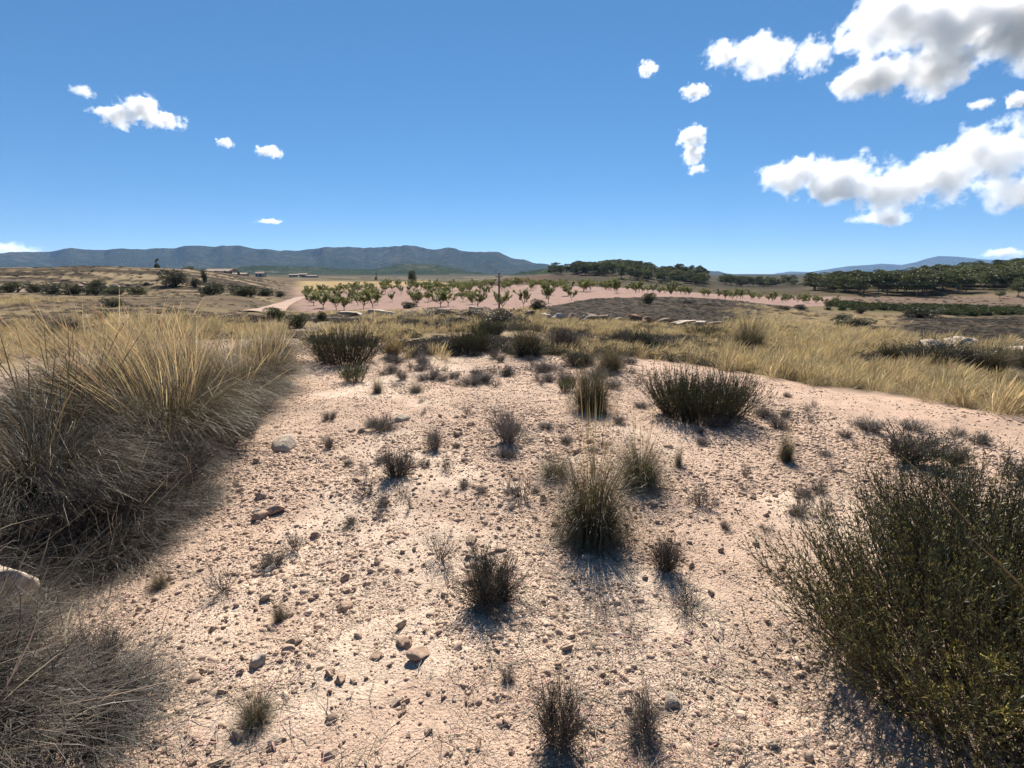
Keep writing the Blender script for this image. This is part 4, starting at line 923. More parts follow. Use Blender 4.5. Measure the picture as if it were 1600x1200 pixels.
# ------------------------------------------------------------------ grass band and scrub beyond the plain
TUFT = [tussock(500 + i, 90, 0.13, 0.50, 0.55, 0.9, 0.0042, 0.4, 34, 0.56, green=(0.47, 0.365, 0.19), oldc=(0.28, 0.21, 0.125), gold=(0.62, 0.50, 0.28), headw=0.011, culm_lean=0.25, skew=(0.12, 0)) for i in range(6)]
def joined(parts):
    V, Q, C, n = [], [], [], 0
    for me in parts.values():
        a = np.zeros(len(me.vertices) * 3, np.float32); me.vertices.foreach_get('co', a); V.append(a.reshape(-1, 3))
        l = np.zeros(len(me.loops), np.int32); me.loops.foreach_get('vertex_index', l); Q.append(l.reshape(-1, 4) + n)
        c = np.zeros(len(me.vertices) * 4, np.float32); me.color_attributes['Col'].data.foreach_get('color', c); C.append(c.reshape(-1, 4)[:, :3]); n += len(V[-1])
    return mesh_np('tuft', np.concatenate(V), quads=np.concatenate(Q), col=np.concatenate(C), mat=M_GOLD)
tufts = variants('grass_tuft', [joined(t) for t in TUFT])
def polar(n, r0, r1, a0, a1, r):
    R = np.exp(r.uniform(math.log(r0), math.log(r1), n)); az = np.radians(r.uniform(a0, a1, n))
    return R * np.sin(az), R * np.cos(az), R
def grass_field():
    r = np.random.default_rng(9)
    x, y, R = polar(30000, 5.0, 75, -52, 58, r)
    px = 800 + 800 * x / np.maximum(y, 0.1)
    ex = np.interp(y, EDGE[:, 1], EDGE[:, 0]); off = np.where(y < 9.5, x - ex, 1.0)
    nz = fbm(x * 0.28, y * 0.28, 4, 201); nb = fbm(x * 0.07, y * 0.10, 3, 203)
    k = np.zeros(len(x))
    right = sstep(1120, 1200, px) * sstep(0.1, 0.9, off + (fbm(x * 1.4, y * 1.4, 3, 207) - 0.5) * 1.6) * (1 - sstep(20, 32, R))
    k = np.maximum(k, right * (0.12 + 0.88 * sstep(0.40, 0.52, nz)))
    cen = sstep(470, 520, px) * (1 - sstep(1120, 1200, px)) * sstep(9.6, 11.0, R) * (1 - sstep(20, 25, y))
    k = np.maximum(k, cen * 0.95 * sstep(0.38, 0.50, nz))
    mid = sstep(1100, 1180, px) * (1 - sstep(1370, 1420, px)) * sstep(20, 28, R) * (1 - sstep(60, 75, R))
    k = np.maximum(k, mid * 0.55 * sstep(0.44, 0.56, nb))
    lft = (1 - sstep(400, 470, px)) * sstep(12, 15, R) * (1 - sstep(50, 70, R))
    k = np.maximum(k, lft * 0.6 * sstep(0.45, 0.55, nb))
    cl = sstep(380, 470, px) * (1 - sstep(820, 860, px)) * sstep(22, 26, y) * (1 - sstep(40, 46, y))
    k = np.maximum(k, cl * 0.5 * sstep(0.47, 0.55, nb))
    rgt = sstep(1370, 1450, px) * sstep(15, 20, R) * (1 - sstep(22, 28, y)); k = k * (1 - 0.7 * rgt)
    m = r.random(len(x)) < k
    x, y, R = x[m], y[m], R[m]; n = len(x)
    s = np.clip(0.75 + 0.25 * r.normal(size=n), 0.3, 1.4) * np.interp(R, [5, 12, 40, 75], [1.0, 0.9, 1.1, 1.6])
    rot = np.stack([r.normal(0, 0.1, n), r.normal(0, 0.1, n), r.uniform(-0.8, 0.8, n)], 1)
    s = s * np.where((px[m] < 1130) & (R < 27), 0.55, 0.72)
    scl = np.stack([s * np.interp(R, [5, 40, 75], [1, 1.5, 2.2]), s * np.interp(R, [5, 40, 75], [1, 1.5, 2.2]), s * np.where(R > 30, 0.6, 1.0)], 1)
    scatter('dry_grass', np.stack([x, y, H(x, y) - 0.02], 1), rot, scl, tufts, 6, 'golden dry grass covering the slopes beyond the gravel plain', 'grass')
grass_field()
SC = [joined2 for joined2 in (roundbush(600 + i, 0.9, 0.5, 420, c, 0.05, 7) for i, c in enumerate([(0.10, 0.080, 0.062), (0.075, 0.064, 0.046), (0.13, 0.105, 0.08), (0.07, 0.066, 0.036)]))]
def join_any(parts, mat):
    m = joined(parts); m.materials.clear(); m.materials.append(mat); return m
scrubs = variants('scrub', [join_any(p, M_LEAF) for p in SC])
dscrubs = variants('dead_scrub', [join_any(roundbush(620 + i, 0.9, 0.5, 420, c, 0.05, 7), M_TWIG) for i, c in enumerate([(0.050, 0.040, 0.034), (0.065, 0.050, 0.042), (0.040, 0.036, 0.024)])])
def scrub_cover():
    r = np.random.default_rng(19)
    x, y, R = polar(46000, 9.5, 230, -52, 56, r)
    px = 800 + 800 * x / np.maximum(y, 0.1)
    ex = np.interp(y, EDGE[:, 1], EDGE[:, 0]); off = np.where(y < 9.5, x - ex, 1.0)
    nz = fbm(x * 0.3 + 5, y * 0.3, 4, 301)
    top = np.interp(px, [820, 850, 890, 930, 1050, 1150, 1300, 1420], [40, 42, 50, 60, 66, 72, 98, 130])
    k = np.zeros(len(x))
    cen = sstep(450, 520, px) * (1 - sstep(1150, 1250, px)) * sstep(9.8, 11.2, R) * (1 - sstep(22, 25, y)); k = np.maximum(k, cen * 0.75 * sstep(0.38, 0.50, nz))
    dk = sstep(815, 870, px) * (1 - sstep(1160, 1270, px)) * sstep(24, 27, y) * (1 - sstep(-2, 0, y - top)); k = np.maximum(k, dk * 0.55)
    rd = sstep(1370, 1450, px) * sstep(16, 20, y) * (1 - sstep(70, 90, y)); k = np.maximum(k, rd * 0.6)
    lf = (1 - sstep(400, 460, px)) * sstep(12, 17, R); k = np.maximum(k, lf * (1 - sstep(95, 110, R)) * 0.35 * sstep(0.42, 0.56, nz))
    tb = (1 - sstep(400, 460, px)) * sstep(118, 124, y) * (1 - sstep(140, 146, y)); k = np.maximum(k, tb * 0.8)
    far2 = sstep(100, 120, R) * ((px < 450) | (px > 1330)); k = np.maximum(k, far2 * 0.6 * sstep(0.42, 0.55, nz))
    cl = sstep(380, 470, px) * (1 - sstep(820, 860, px)) * sstep(24, 28, y) * (1 - sstep(42, 46, y)); k = np.maximum(k, cl * 0.4)
    mid = sstep(1100, 1180, px) * (1 - sstep(1370, 1420, px)) * sstep(22, 28, R) * (1 - sstep(80, 90, R)); k = np.maximum(k, mid * 0.3 * sstep(0.45, 0.58, nz)); k = np.maximum(k, sstep(1180, 1260, px) * sstep(10, 13, R) * (1 - sstep(22, 28, R)) * 0.35 * sstep(0.5, 0.6, nz))
    m = (r.random(len(x)) < k) & (off > 0.6); dark = ((dk > 0.4) | (rd > 0.4) | (tb > 0.4))[m]
    x, y, R = x[m], y[m], R[m]; n = len(x)
    s = r.uniform(0.35, 0.9, n) * np.interp(R, [10, 25, 60, 110, 190], [0.8, 0.7, 1.0, 1.7, 2.4]); low = np.interp(R, [10, 24, 30], [0.8, 0.7, 0.4])
    rot = np.stack([np.zeros(n), np.zeros(n), r.uniform(0, 6.28, n)], 1)
    P = np.stack([x, y, H(x, y) - 0.03], 1); sc_ = np.stack([s, s, s * low], 1); l = ~dark
    scatter('low_scrub', P[l], rot[l], sc_[l], scrubs, 4, 'low brown scrub and dead stems covering the ground between the grasses', 'scrub')
    scatter('dark_scrub', P[dark], rot[dark], sc_[dark], dscrubs, 3, 'dark dead scrub covering the dark slope behind the boulders and the terrace banks', 'scrub')
scrub_cover()

# ---------- bushes one can tell apart in the grass
RB = [roundbush(700 + i, 1.0, 0.7, 4200, c, 0.045, 14) for i, c in enumerate([(0.060, 0.064, 0.030), (0.080, 0.080, 0.042), (0.088, 0.090, 0.034), (0.10, 0.082, 0.060)])]
W_BRUSH = twiggy(43, 70, 0.5, 0.75, 7, 4, (0.11, 0.095, 0.075), 0.004, 7000, (0.085, 0.085, 0.05), 0.035, r0=0.12)
W_BROWN = twiggy(44, 70, 0.5, 0.75, 7, 4, (0.13, 0.10, 0.08), 0.004, 6000, (0.12, 0.095, 0.068), 0.030, r0=0.12)
for px, py, w_, h_, v, lb in (
    (735, 550, 60, 42, 0, 'dark bush at the far end of the gravel plain left of the middle'), (762, 528, 50, 34, 0, 'dark bush behind the one at the end of the plain'),
    (825, 556, 74, 50, 2, 'broad olive bush at the far end of the plain, centre'), (880, 548, 56, 38, 3, 'brownish bush right of the broad olive bush'),
    (793, 512, 62, 32, 3, 'dark brown thicket left below the field boulders'), (715, 510, 46, 20, 3, 'low brown bush in the grass left of the thicket'),
    (905, 572, 44, 28, 1, 'grey green bush right behind the olive grass tussock'), (1005, 552, 58, 40, 1, 'grey green bush in the golden grass above the spreading bush'),
    (975, 540, 44, 28, 3, 'brown bush left of the grey green bush in golden grass'), (1105, 528, 62, 22, 0, 'dark green low bush below the field boulders'),
    (1168, 552, 66, 46, 2, 'rounded green bush at the left end of the golden slope'), (1228, 526, 30, 20, 1, 'small grey green bush behind the rounded green bush'),
    (1335, 512, 54, 17, 0, 'long dark bush lying in the golden grass at right'), (1372, 516, 30, 8, 0, 'flat dark bush at the right end of the long dark bush'),
    (1318, 499, 22, 9, 0, 'small dark bush above the long dark bush'), (1265, 503, 14, 7, 0, 'tiny dark bush on the golden slope'),
    (1345, 490, 14, 12, 0, 'little upright dark bush above the golden slope'), (1438, 497, 46, 19, 0, 'dense dark green bush at the edge of the valley field, right'),
    (1418, 566, 76, 34, 0, 'left end of the dark thicket at right, in shade of the bank'), (1478, 576, 86, 48, 1, 'tall middle bush of the dark thicket at right'),
    (1540, 582, 84, 44, 2, 'olive bush of the dark thicket nearest the right edge'), (1590, 572, 70, 36, 0, 'dark bush of the thicket cut by the right edge'),
    (465, 512, 34, 24, 2, 'green bush peeping over the golden clump at the end of the bank'), (503, 502, 14, 17, 0, 'narrow dark bush beside the pale ledge'),
    (690, 496, 54, 17, 3, 'long dark bush below the orchard, left of the pale boulder'), (655, 501, 42, 13, 3, 'low dark bush left of the long one below the orchard'),
    (742, 499, 44, 20, 3, 'dark bush under the pale arched boulder'), (775, 505, 60, 24, 3, 'dark thicket around the foot of the pole'),
    (840, 487, 24, 21, 0, 'dark round bush at the lower corner of the orchard'), (1013, 474, 20, 18, 2, 'bright green bush on top of the dark slope'),
    (1075, 474, 30, 8, 3, 'flat dark bush on the right shoulder of the dark slope'), (1110, 477, 28, 6, 3, 'second flat dark bush right on the shoulder of the dark slope'),
    (1225, 486, 18, 9, 0, 'dark bush left one of two above the golden slope'), (1250, 484, 18, 9, 0, 'dark bush right one of two above the golden slope'),
    (160, 502, 22, 16, 0, 'dark round bush on the pale ground behind the left bank'), (100, 520, 60, 26, 3, 'grey low bush on the pale ground behind the left edge clump'),
    (175, 480, 28, 16, 1, 'open green bush in the straw field behind the bank'), (430, 500, 30, 22, 2, 'green bush left of the bush peeping over the clump'), (640, 482, 24, 12, 0, 'dark bush at the lower edge of the orchard, left half')):
    kind_ = RB[v] if py < 516 or w_ < 32 else (B_MID, W_BRUSH, T_D, W_BROWN)[v]
    put(kind_, 'round_bush', px, py, w_, h_, lb, 'bush', 'bushes beyond the gravel plain', sink=0.02)
for px, Y, w_, h_, lb in (
    (270, 126, 5.6, 3.6, 'largest dark bushy tree below the left terrace'), (306, 126, 2.2, 2.0, 'small dark bush right of the largest tree below the terrace'), (152, 122, 3.6, 2.2, 'dark bush at the foot of the left terrace'),
    (343, 100, 1.9, 1.5, 'first from left in the row of round bushes below the terrace'), (368, 100, 2.6, 1.7, 'second and widest of the row of round bushes'),
    (394, 100, 2.2, 1.4, 'third of the row of round bushes below the terrace'), (415, 100, 2.7, 1.4, 'fourth of the row of round bushes below the terrace'), (437, 100, 1.4, 1.1, 'fifth and smallest of the row of round bushes'),
    (320, 136, 1.3, 3.0, 'narrow dark tree on the terrace edge'), (645, 175, 2.7, 3.4, 'dark round tree standing on the crest of the straw field'),
    (20, 84, 3.4, 1.6, 'hedge bush at the far left below the pale field'), (55, 84, 3.0, 1.3, 'second hedge bush below the pale field'), (85, 82, 3.6, 1.7, 'third hedge bush below the pale field'), (118, 84, 3.2, 1.5, 'fourth hedge bush below the pale field'),
    (150, 86, 3.2, 1.4, 'fifth hedge bush below the pale field'), (182, 86, 3.2, 1.4, 'sixth hedge bush below the pale field'), (215, 80, 2.8, 1.3, 'rightmost hedge bush below the pale field'), (330, 62, 2.6, 1.3, 'green bush just above the golden stalks of the bank'), (385, 62, 2.6, 1.2, 'green bush above the right part of the golden stalks')):
    put_far(RB[rnd.randrange(3)], 'round_bush', px, Y, w_, h_, lb, 'bush', 'far bushes on the left')

# ---------- boulders
BL = [rock_mesh('boulder', 800 + i, 4, 9, rnd.uniform(0.55, 0.9), 0.14, M_BOULDER) for i in range(6)]
for k, (px, py, w_, lb, mt, sc) in enumerate((
    (830, 493, 26, 'leftmost of the row of field boulders', M_BOULDER, (1, 1, 0.7)), (850, 496, 24, 'low pinkish boulder, second from left in the row', M_PALE, (1, 1, 0.6)),
    (871, 498, 26, 'grey boulder, third from left in the row', M_PALE, (1, 1, 0.7)), (893, 501, 22, 'dark rounded boulder left of the tilted slab', M_BOULDER, (1, 1, 1.0)),
    (919, 504, 30, 'tallest boulder of the row with a tilted pale top', M_BOULDER, (1, 0.9, 1.35)), (946, 503, 26, 'dark boulder right of the tilted slab', M_BOULDER, (1, 1, 0.95)),
    (968, 503, 24, 'flat topped grey boulder in the middle of the row', M_BOULDER, (1, 1, 0.7)), (990, 500, 26, 'rust coloured boulder, left one', M_RED, (1.1, 1, 0.75)), (1010, 504, 28, 'rust coloured boulder, right one', M_RED, (1.1, 1, 0.7)),
    (1036, 504, 30, 'low pale boulder right of the rusty ones', M_BOULDER, (1.2, 1, 0.45)), (1066, 507, 38, 'pale flat boulder behind golden grass', M_PALE, (1.2, 1, 0.5)), (1098, 508, 24, 'pale small boulder right of the flat one', M_PALE, (1, 1, 0.6)),
    (1122, 511, 34, 'grey humped boulder in the right part of the row', M_BOULDER, (1.2, 1, 0.6)), (1146, 514, 20, 'dark boulder with pale cap near the right end of the row', M_BOULDER, (1, 1, 0.9)), (1156, 520, 18, 'pale broken boulder near the right end', M_PALE, (1, 1, 0.6)),
    (1178, 512, 18, 'pink boulder above the rounded green bush', M_PALE, (1, 1, 0.6)), (1195, 522, 30, 'rightmost pinkish heap of rock in the row', M_BOULDER, (1.3, 1, 0.6)),
    (1238, 532, 34, 'white flat rock in front of the small grey green bush', M_PALE, (1.2, 1, 0.4)), (1275, 532, 54, 'long white rock ledge on the golden slope', M_PALE, (1.5, 1, 0.3)),
    (738, 487, 22, 'pale arched boulder at the lower edge of the orchard', M_PALE, (1, 1, 0.9)), (1452, 546, 66, 'pale sloping slab left of the two above the dark thicket', M_PALE, (1.3, 1, 0.5)),
    (1502, 544, 54, 'pale humped slab above the middle of the dark thicket', M_PALE, (1.2, 1, 0.6)), (1545, 544, 46, 'grey ledge right of the humped slab', M_PALE, (1.5, 1, 0.35)), (1588, 556, 40, 'pale rock at the right edge above the thicket', M_PALE, (1, 1, 0.8)),
    (552, 493, 36, 'left block of the pale ledge below the orchard', M_PALE, (1.5, 1, 0.4)), (592, 491, 44, 'middle block of the pale ledge below the orchard', M_PALE, (1.5, 1, 0.35)), (630, 492, 34, 'right block of the pale ledge below the orchard', M_PALE, (1.5, 1, 0.35)))):
    stone(px, py, w_, lb, BL[k % 6], mt, 0.0, 'boulders beyond the plain', sc, 'boulder', 'boulder', rnd.uniform(-0.4, 0.4), 0.12)
for k in range(16):
    p = gat(rnd.uniform(120, 250), rnd.uniform(122, 128)); s = rnd.uniform(0.5, 1.2)
    o = link('boulder', BL[k % 6], loc=(p[0], p[1], p[2] + 0.2)); o.scale = (s, s, s * 0.6); o.rotation_euler = (0.3, 0.2, rnd.uniform(0, 6))
    tag(o, 'grey rock on the rubble slope of the left terrace', 'rock', 'rocks on the terrace slope')

# ---------- path on the left, leading up past the orchard
def path():
    ctl = np.array([(395, 36), (418, 46), (430, 58), (440, 70), (452, 84), (466, 100), (484, 122), (505, 150)])
    Ys = np.geomspace(36, 150, 60); pxs = np.interp(Ys, ctl[:, 1], ctl[:, 0])
    C = np.array([gat(a, b_)[:2] for a, b_ in zip(pxs, Ys)]); d = np.gradient(C, axis=0); nrm = unit(np.stack([d[:, 1], -d[:, 0]], 1))
    V, col = [], []
    for u in np.linspace(-0.85, 0.85, 7):
        q = C + nrm * u; z = H(q[:, 0], q[:, 1]); V.append(np.stack([q[:, 0], q[:, 1], z + 0.12 - 0.10 * (abs(u) / 0.85) ** 2], 1)); col.append(np.tile([0.46, 0.34, 0.27], (60, 1)))
    V = np.stack(V, 1); i = (np.arange(59)[:, None] * 7 + np.arange(6)[None]).ravel()
    me = mesh_np('path', V, quads=np.stack([i, i + 1, i + 8, i + 7], 1), col=np.stack(col, 1), mat=M_GROUND, smooth=True)
    tag(link('path', me), kind='structure')
path()

# ---------- almond orchard
AL = [almond(900 + i) for i in range(6)]
FRONT = [(785, 54, 2.7, 'young almond tree beside the pole'), (818, 55, 2.6, 'young almond tree right of the pole'), (857, 56, 3.0, 'forked almond tree above the dark round bush'), (893, 60, 2.0, 'smallest almond tree on the bare pink field'),
         (888, 78, 2.9, 'almond tree behind the smallest one on the pink field'), (853, 92, 2.6, 'almond tree behind the forked one'), (922, 96, 3.0, 'almond tree on the crest of the pink field, left'), (964, 82, 3.2, 'wide almond tree on the edge of the dark slope'),
         (993, 84, 2.9, 'almond tree right of the wide one above the dark slope'), (1048, 86, 2.9, 'almond tree above the right shoulder of the dark slope'),
         (747, 57, 2.6, 'almond tree left of the pole behind the arched boulder'), (738, 66, 2.6, 'almond tree left behind the arched boulder'), (700, 58, 2.9, 'front almond tree of the middle row'), (688, 57, 2.4, 'leaning front almond tree in the middle row'),
         (652, 60, 2.8, 'front almond tree with dark bush at its foot'), (583, 63, 3.2, 'large almond tree nearest the pale ledge'), (568, 64, 3.0, 'almond tree left of the large one by the ledge'), (538, 66, 3.0, 'almond tree, fourth from the left end of the front row'),
         (526, 68, 2.8, 'almond tree, third from the left end of the front row'), (505, 72, 3.0, 'almond tree, second from the left end of the front row'), (490, 78, 2.8, 'almond tree at the left end of the front row')]
used = []
for px, Y, h_, lb in FRONT:
    p = gat(px, Y); used.append(p[:2]); h_ *= 0.70; put_far(rnd.choice(AL), 'almond_tree', px, Y, h_ * rnd.uniform(0.85, 1.2), h_, lb, 'tree', 'almond trees of the orchard')
cnt = 0
for i in range(26):
    for j in range(-20, 28):
        Y = 58 + i * 5.0 + rnd.uniform(-0.5, 0.5); X = j * 5.7 + i * 0.65 + rnd.uniform(-0.9, 0.9) - 3
        px = 800 + 800 * X / (Y * 0.985)
        if not 478 < px < 1310 or Y > 172: continue
        lo = np.interp(px, [478, 560, 700, 800, 850, 930, 1050, 1150, 1310], [84, 70, 64, 64, 62, 88, 92, 92, 112])
        if Y < lo + 2: continue
        if px < 700 and Y > 142: continue
        if 770 < px < 960 and Y < 104 and rnd.random() < 0.72: continue
        if px > 960 and Y > 132: continue
        if rnd.random() < 0.06 or any((X - u[0]) ** 2 + (Y - u[1]) ** 2 < 9 for u in used): continue
        h_ = rnd.uniform(1.2, 2.2); cnt += 1
        left = px < 770
        put_far(AL[cnt % 6], 'almond_tree', px, Y, h_ * rnd.uniform(0.85, 1.3), h_, ('green almond tree in the left half of the orchard, ' + ('nearer rows' if Y < 90 else 'farther rows') + (', toward its left end' if px < 610 else ', toward the pole')) if left else ('almond tree along the crest of the pink field, ' + ('left third' if px < 950 else 'middle third' if px < 1130 else 'right third') + (', nearer row' if Y < 118 else ', farther row')), 'tree', 'almond trees in the left rows' if left else 'almond trees along the crest')
print('almonds', cnt)

# ---------- pines
PN = [pine(1000 + i, 8, w_, 24, 3000, b_) for i, (w_, b_) in enumerate([(6.5, 0.30), (7.5, 0.35), (5.5, 0.22), (7.0, 0.28), (6.0, 0.18)])]
def wood(n, pxr, yr, lowY, hr, label, group, mind, seed, wr=(0.75, 1.05)):
    r = random.Random(seed); pts = []; t = 0
    while len(pts) < n and t < n * 60:
        t += 1; px = r.uniform(*pxr); Y = yr[0] + (yr[1] - yr[0]) * r.random() ** 1.7
        if Y < lowY(px): continue
        p = gat(px, Y)
        if any((p[0] - q[0]) ** 2 + (p[1] - q[1]) ** 2 < mind ** 2 for q in pts): continue
        pts.append(p); h_ = r.uniform(*hr); u = (Y - yr[0]) / (yr[1] - yr[0]); v = (px - pxr[0]) / (pxr[1] - pxr[0])
        where = ('along the front edge' if u < 0.2 else 'on the crest' if u > 0.65 else 'in the middle depth') + (' at the left end' if v < 0.33 else ' at the right end' if v > 0.67 else ' around its centre')
        put_far(PN[r.randrange(5)], 'pine_tree', px, Y, h_ * r.uniform(*wr), h_, label + ', ' + where, 'tree', group, 0.2)
for px, Y, h_, lb in ((1432, 172, 8.5, 'big rounded pine standing in front of the right wood above the field'), (1342, 178, 6.0, 'pine at the lower left end of the right wood'), (1372, 180, 7.5, 'tall dark pine in the front row of the right wood'), (1288, 205, 5.0, 'leftmost small pine of the right wood'), (1590, 158, 4.6, 'small dark pine standing apart at the right edge'), (1562, 156, 2.6, 'little pine left of the small pine at the right edge')):
    put_far(PN[1], 'pine_tree', px, Y, h_ * 1.05, h_, lb, 'tree', 'pines of the right wood', 0.2)
wood(190, (1270, 1640), (172, 330), lambda px: np.interp(px, [1275, 1340, 1450, 1720], [205, 184, 178, 170]) + (0 if px < 1460 else 6), (5, 7.6), 'rounded umbrella pine in the right wood', 'umbrella pines on the right hill', 4.4, 5, (1.05, 1.4))
wood(120, (848, 1100), (300, 430), lambda px: np.interp(px, [848, 880, 930, 980, 1100], [395, 370, 345, 315, 305]), (5.5, 8.5), 'dark pine in the hill wood', 'pines on the hill behind the orchard', 4.6, 6, (0.8, 1.15))
wood(14, (1055, 1100), (355, 410), lambda px: 300, (8, 11), 'tall dark pine ending the hill wood', 'tall pines at the end of the hill', 3.6, 7, (0.55, 0.75))
wood(40, (1125, 1240), (370, 450), lambda px: 300, (5, 7.5), 'pine in the dark belt beyond the orchard', 'pines in the dark belt', 4.6, 8, (0.9, 1.2))

# ---------- low green crop in the valley at the right
def crop():
    r = np.random.default_rng(29)
    Y = r.uniform(84, 128, 2600); px = r.uniform(1300, 1760, 2600)
    X = (px - 800) / 800 * Y * 0.985; m = fbm(X * 0.09, Y * 0.16, 3, 401) > 0.47; X, Y = X[m], Y[m]
    X = np.round(X / 2.6) * 2.6 + r.normal(0, 0.25, len(X)); n = len(X)
    cr_ = variants('vine', [join_any(roundbush(650 + i, 1.5, 1.0, 300, (0.075, 0.088, 0.024), 0.16, 6), M_LEAF) for i in range(3)])
    s = r.uniform(0.45, 1.15, n)
    scatter('green_crop', np.stack([X, Y, H(X, Y) - 0.05], 1), np.stack([s * 0, s * 0, r.uniform(0, 6.28, n)], 1), np.stack([s, s, s], 1), cr_, 3, 'low green crop rows on the valley floor at the right', 'crop')
crop()

# ---------- pole with two wires
M_WOOD = simple_mat('weathered_wood', (0.16, 0.13, 0.11), 0.85, 6, 0.3); M_CER = simple_mat('white_ceramic', (0.7, 0.7, 0.68), 0.4); M_WIRE = simple_mat('cable', (0.30, 0.30, 0.30), 0.5, 1, 0.0)
def cyl(name, r0, r1, h, mat, parent, loc, seg=12):
    bm = bmesh.new(); bmesh.ops.create_cone(bm, cap_ends=True, segments=seg, radius1=r0, radius2=r1, depth=h, matrix=Matrix.Translation((0, 0, h / 2)))
    bmesh.ops.bevel(bm, geom=[e for e in bm.edges if abs(e.verts[0].co.z - e.verts[1].co.z) < 1e-5 and e.verts[0].co.z > h * 0.9], offset=min(r1 * 0.3, 0.02), segments=2, affect='EDGES')
    me = bpy.data.meshes.new(name); bm.to_mesh(me); bm.free(); me.materials.append(mat); me.shade_smooth()
    return link(name, me, parent, loc)
def box(name, sx, sy, sz, mat, parent, loc, bev=0.01):
    bm = bmesh.new(); bmesh.ops.create_cube(bm, size=1.0, matrix=Matrix.Diagonal((sx, sy, sz, 1)))
    if bev: bmesh.ops.bevel(bm, geom=bm.edges[:], offset=bev, segments=1, affect='EDGES')
    me = bpy.data.meshes.new(name); bm.to_mesh(me); bm.free(); me.materials.append(mat)
    return link(name, me, parent, loc)
pp = gat(780, 52); top_z = at(780, 424, 52)[2]
e = bpy.data.objects.new('utility_pole', None); COL.objects.link(e); e.location = pp
tag(e, 'thin dark wooden utility pole standing at the lower edge of the orchard', 'pole')
ph = top_z - pp[2]
cyl('post', 0.10, 0.075, ph, M_WOOD, e, (0, 0, -0.1)); box('crossarm', 0.7, 0.08, 0.09, M_WOOD, e, (0, -0.10, ph - 0.55))
arm = [o for o in e.children if o.name.startswith('crossarm')][0]
for sx in (-0.28, 0.28): cyl('insulator', 0.04, 0.05, 0.16, M_CER, arm, (sx, 0, 0.047), 10)
cyl('cap', 0.085, 0.06, 0.14, M_CER, e, (0, 0, ph - 0.12), 10)
def wire(p0, p1, sag, label):
    t = np.linspace(0, 1, 40)[:, None]; P = p0 * (1 - t) + p1 * t; P[:, 2] -= (sag * 4 * t * (1 - t))[:, 0]
    g = Geo(); g.tubes(P[None], np.full((1, 40), 0.011), np.full((1, 40, 3), 0.25), np.random.default_rng(1))
    me = g.mesh('power_cable', M_WIRE); tag(link('power_cable', me), label, 'cable')
pa = np.array(pp) + np.array([0.28, -0.1, ph - 0.3]); pb = np.array(pp) + np.array([-0.28, -0.1, ph - 0.3])
wire(pa, np.array([105, 74, 0.9]), 0.9, 'upper thin power cable running from the pole to the right'); wire(pb, np.array([105, 73, 0.2]), 1.4, 'lower thin power cable running from the pole to the right')

# ---------- farm buildings far left
M_WALL = simple_mat('cream_plaster', (0.42, 0.35, 0.28), 0.9, 0.6, 0.15); M_WHITE = simple_mat('white_plaster', (0.48, 0.44, 0.39), 0.9, 0.5, 0.12)
M_TILE = simple_mat('clay_tile', (0.30, 0.22, 0.165), 0.9, 1.2, 0.25); M_DOOR = simple_mat('dark_door', (0.06, 0.05, 0.045), 0.7); M_GLASS = simple_mat('dark_window', (0.03, 0.035, 0.04), 0.2)
M_RUIN = simple_mat('ruined_stone_wall', (0.36, 0.28, 0.22), 0.95, 1.0, 0.35)
def house(px, Y, w_, d_, h_, rh, wall, label, rz=0.0, sink=0.4, roof=True, nwin=2, z=None):
    p = gat(px, Y); e = bpy.data.objects.new('farmhouse', None); COL.objects.link(e); e.location = (p[0], p[1], p[2] - sink); e.rotation_euler = (0, 0, rz)
    tag(e, label, 'house', 'farm buildings in the distance')
    bm = bmesh.new()
    pts = [(-w_ / 2, -d_ / 2, 0), (w_ / 2, -d_ / 2, 0), (w_ / 2, d_ / 2, 0), (-w_ / 2, d_ / 2, 0), (-w_ / 2, -d_ / 2, h_), (w_ / 2, -d_ / 2, h_), (w_ / 2, d_ / 2, h_), (-w_ / 2, d_ / 2, h_), (-w_ / 2, 0, h_ + rh), (w_ / 2, 0, h_ + rh)]
    v = [bm.verts.new(q) for q in pts]
    for f in ((0, 1, 5, 4), (2, 3, 7, 6), (1, 2, 6, 9, 5), (3, 0, 4, 8, 7), (3, 2, 1, 0)): bm.faces.new([v[i] for i in f])
    me = bpy.data.meshes.new('wall'); bm.to_mesh(me); bm.free(); me.materials.append(wall); link('wall', me, e)
    if roof:
        bm = bmesh.new(); o_ = 0.35; th = 0.18; ey = d_ / 2 + o_; ez = h_ - rh * o_ / (d_ / 2)
        prof = [(-ey, ez + 0.02), (0, h_ + rh + 0.02), (ey, ez + 0.02), (ey, ez + th), (0, h_ + rh + th), (-ey, ez + th)]
        a = [bm.verts.new((-w_ / 2 - o_, y, zz)) for y, zz in prof]; c = [bm.verts.new((w_ / 2 + o_, y, zz)) for y, zz in prof]
        for i in range(6): bm.faces.new((a[i], a[(i + 1) % 6], c[(i + 1) % 6], c[i]))
        bm.faces.new(a[::-1]); bm.faces.new(c)
        bmesh.ops.recalc_face_normals(bm, faces=bm.faces[:])
        me = bpy.data.meshes.new('roof'); bm.to_mesh(me); bm.free(); me.materials.append(M_TILE); link('roof', me, e)
    box('door', 1.0, 0.12, 2.0, M_DOOR, e, (0.1 * w_, -d_ / 2 - 0.03, 1.0 + sink))
    for k in range(nwin):
        box('window', 0.9, 0.12, 1.0, M_GLASS, e, ((-0.36 + 0.72 * k / max(nwin - 1, 1)) * w_, -d_ / 2 - 0.03, 1.6 + sink), 0.02)
    return e
house(278, 236, 11, 6, 2.0, 0.5, M_WALL, 'low cream farmhouse on the terrace behind the largest dark tree', 0.1)
house(303, 232, 5, 4, 1.5, 0.3, M_WHITE, 'small white shed right of the low cream farmhouse', 0.0, nwin=1)
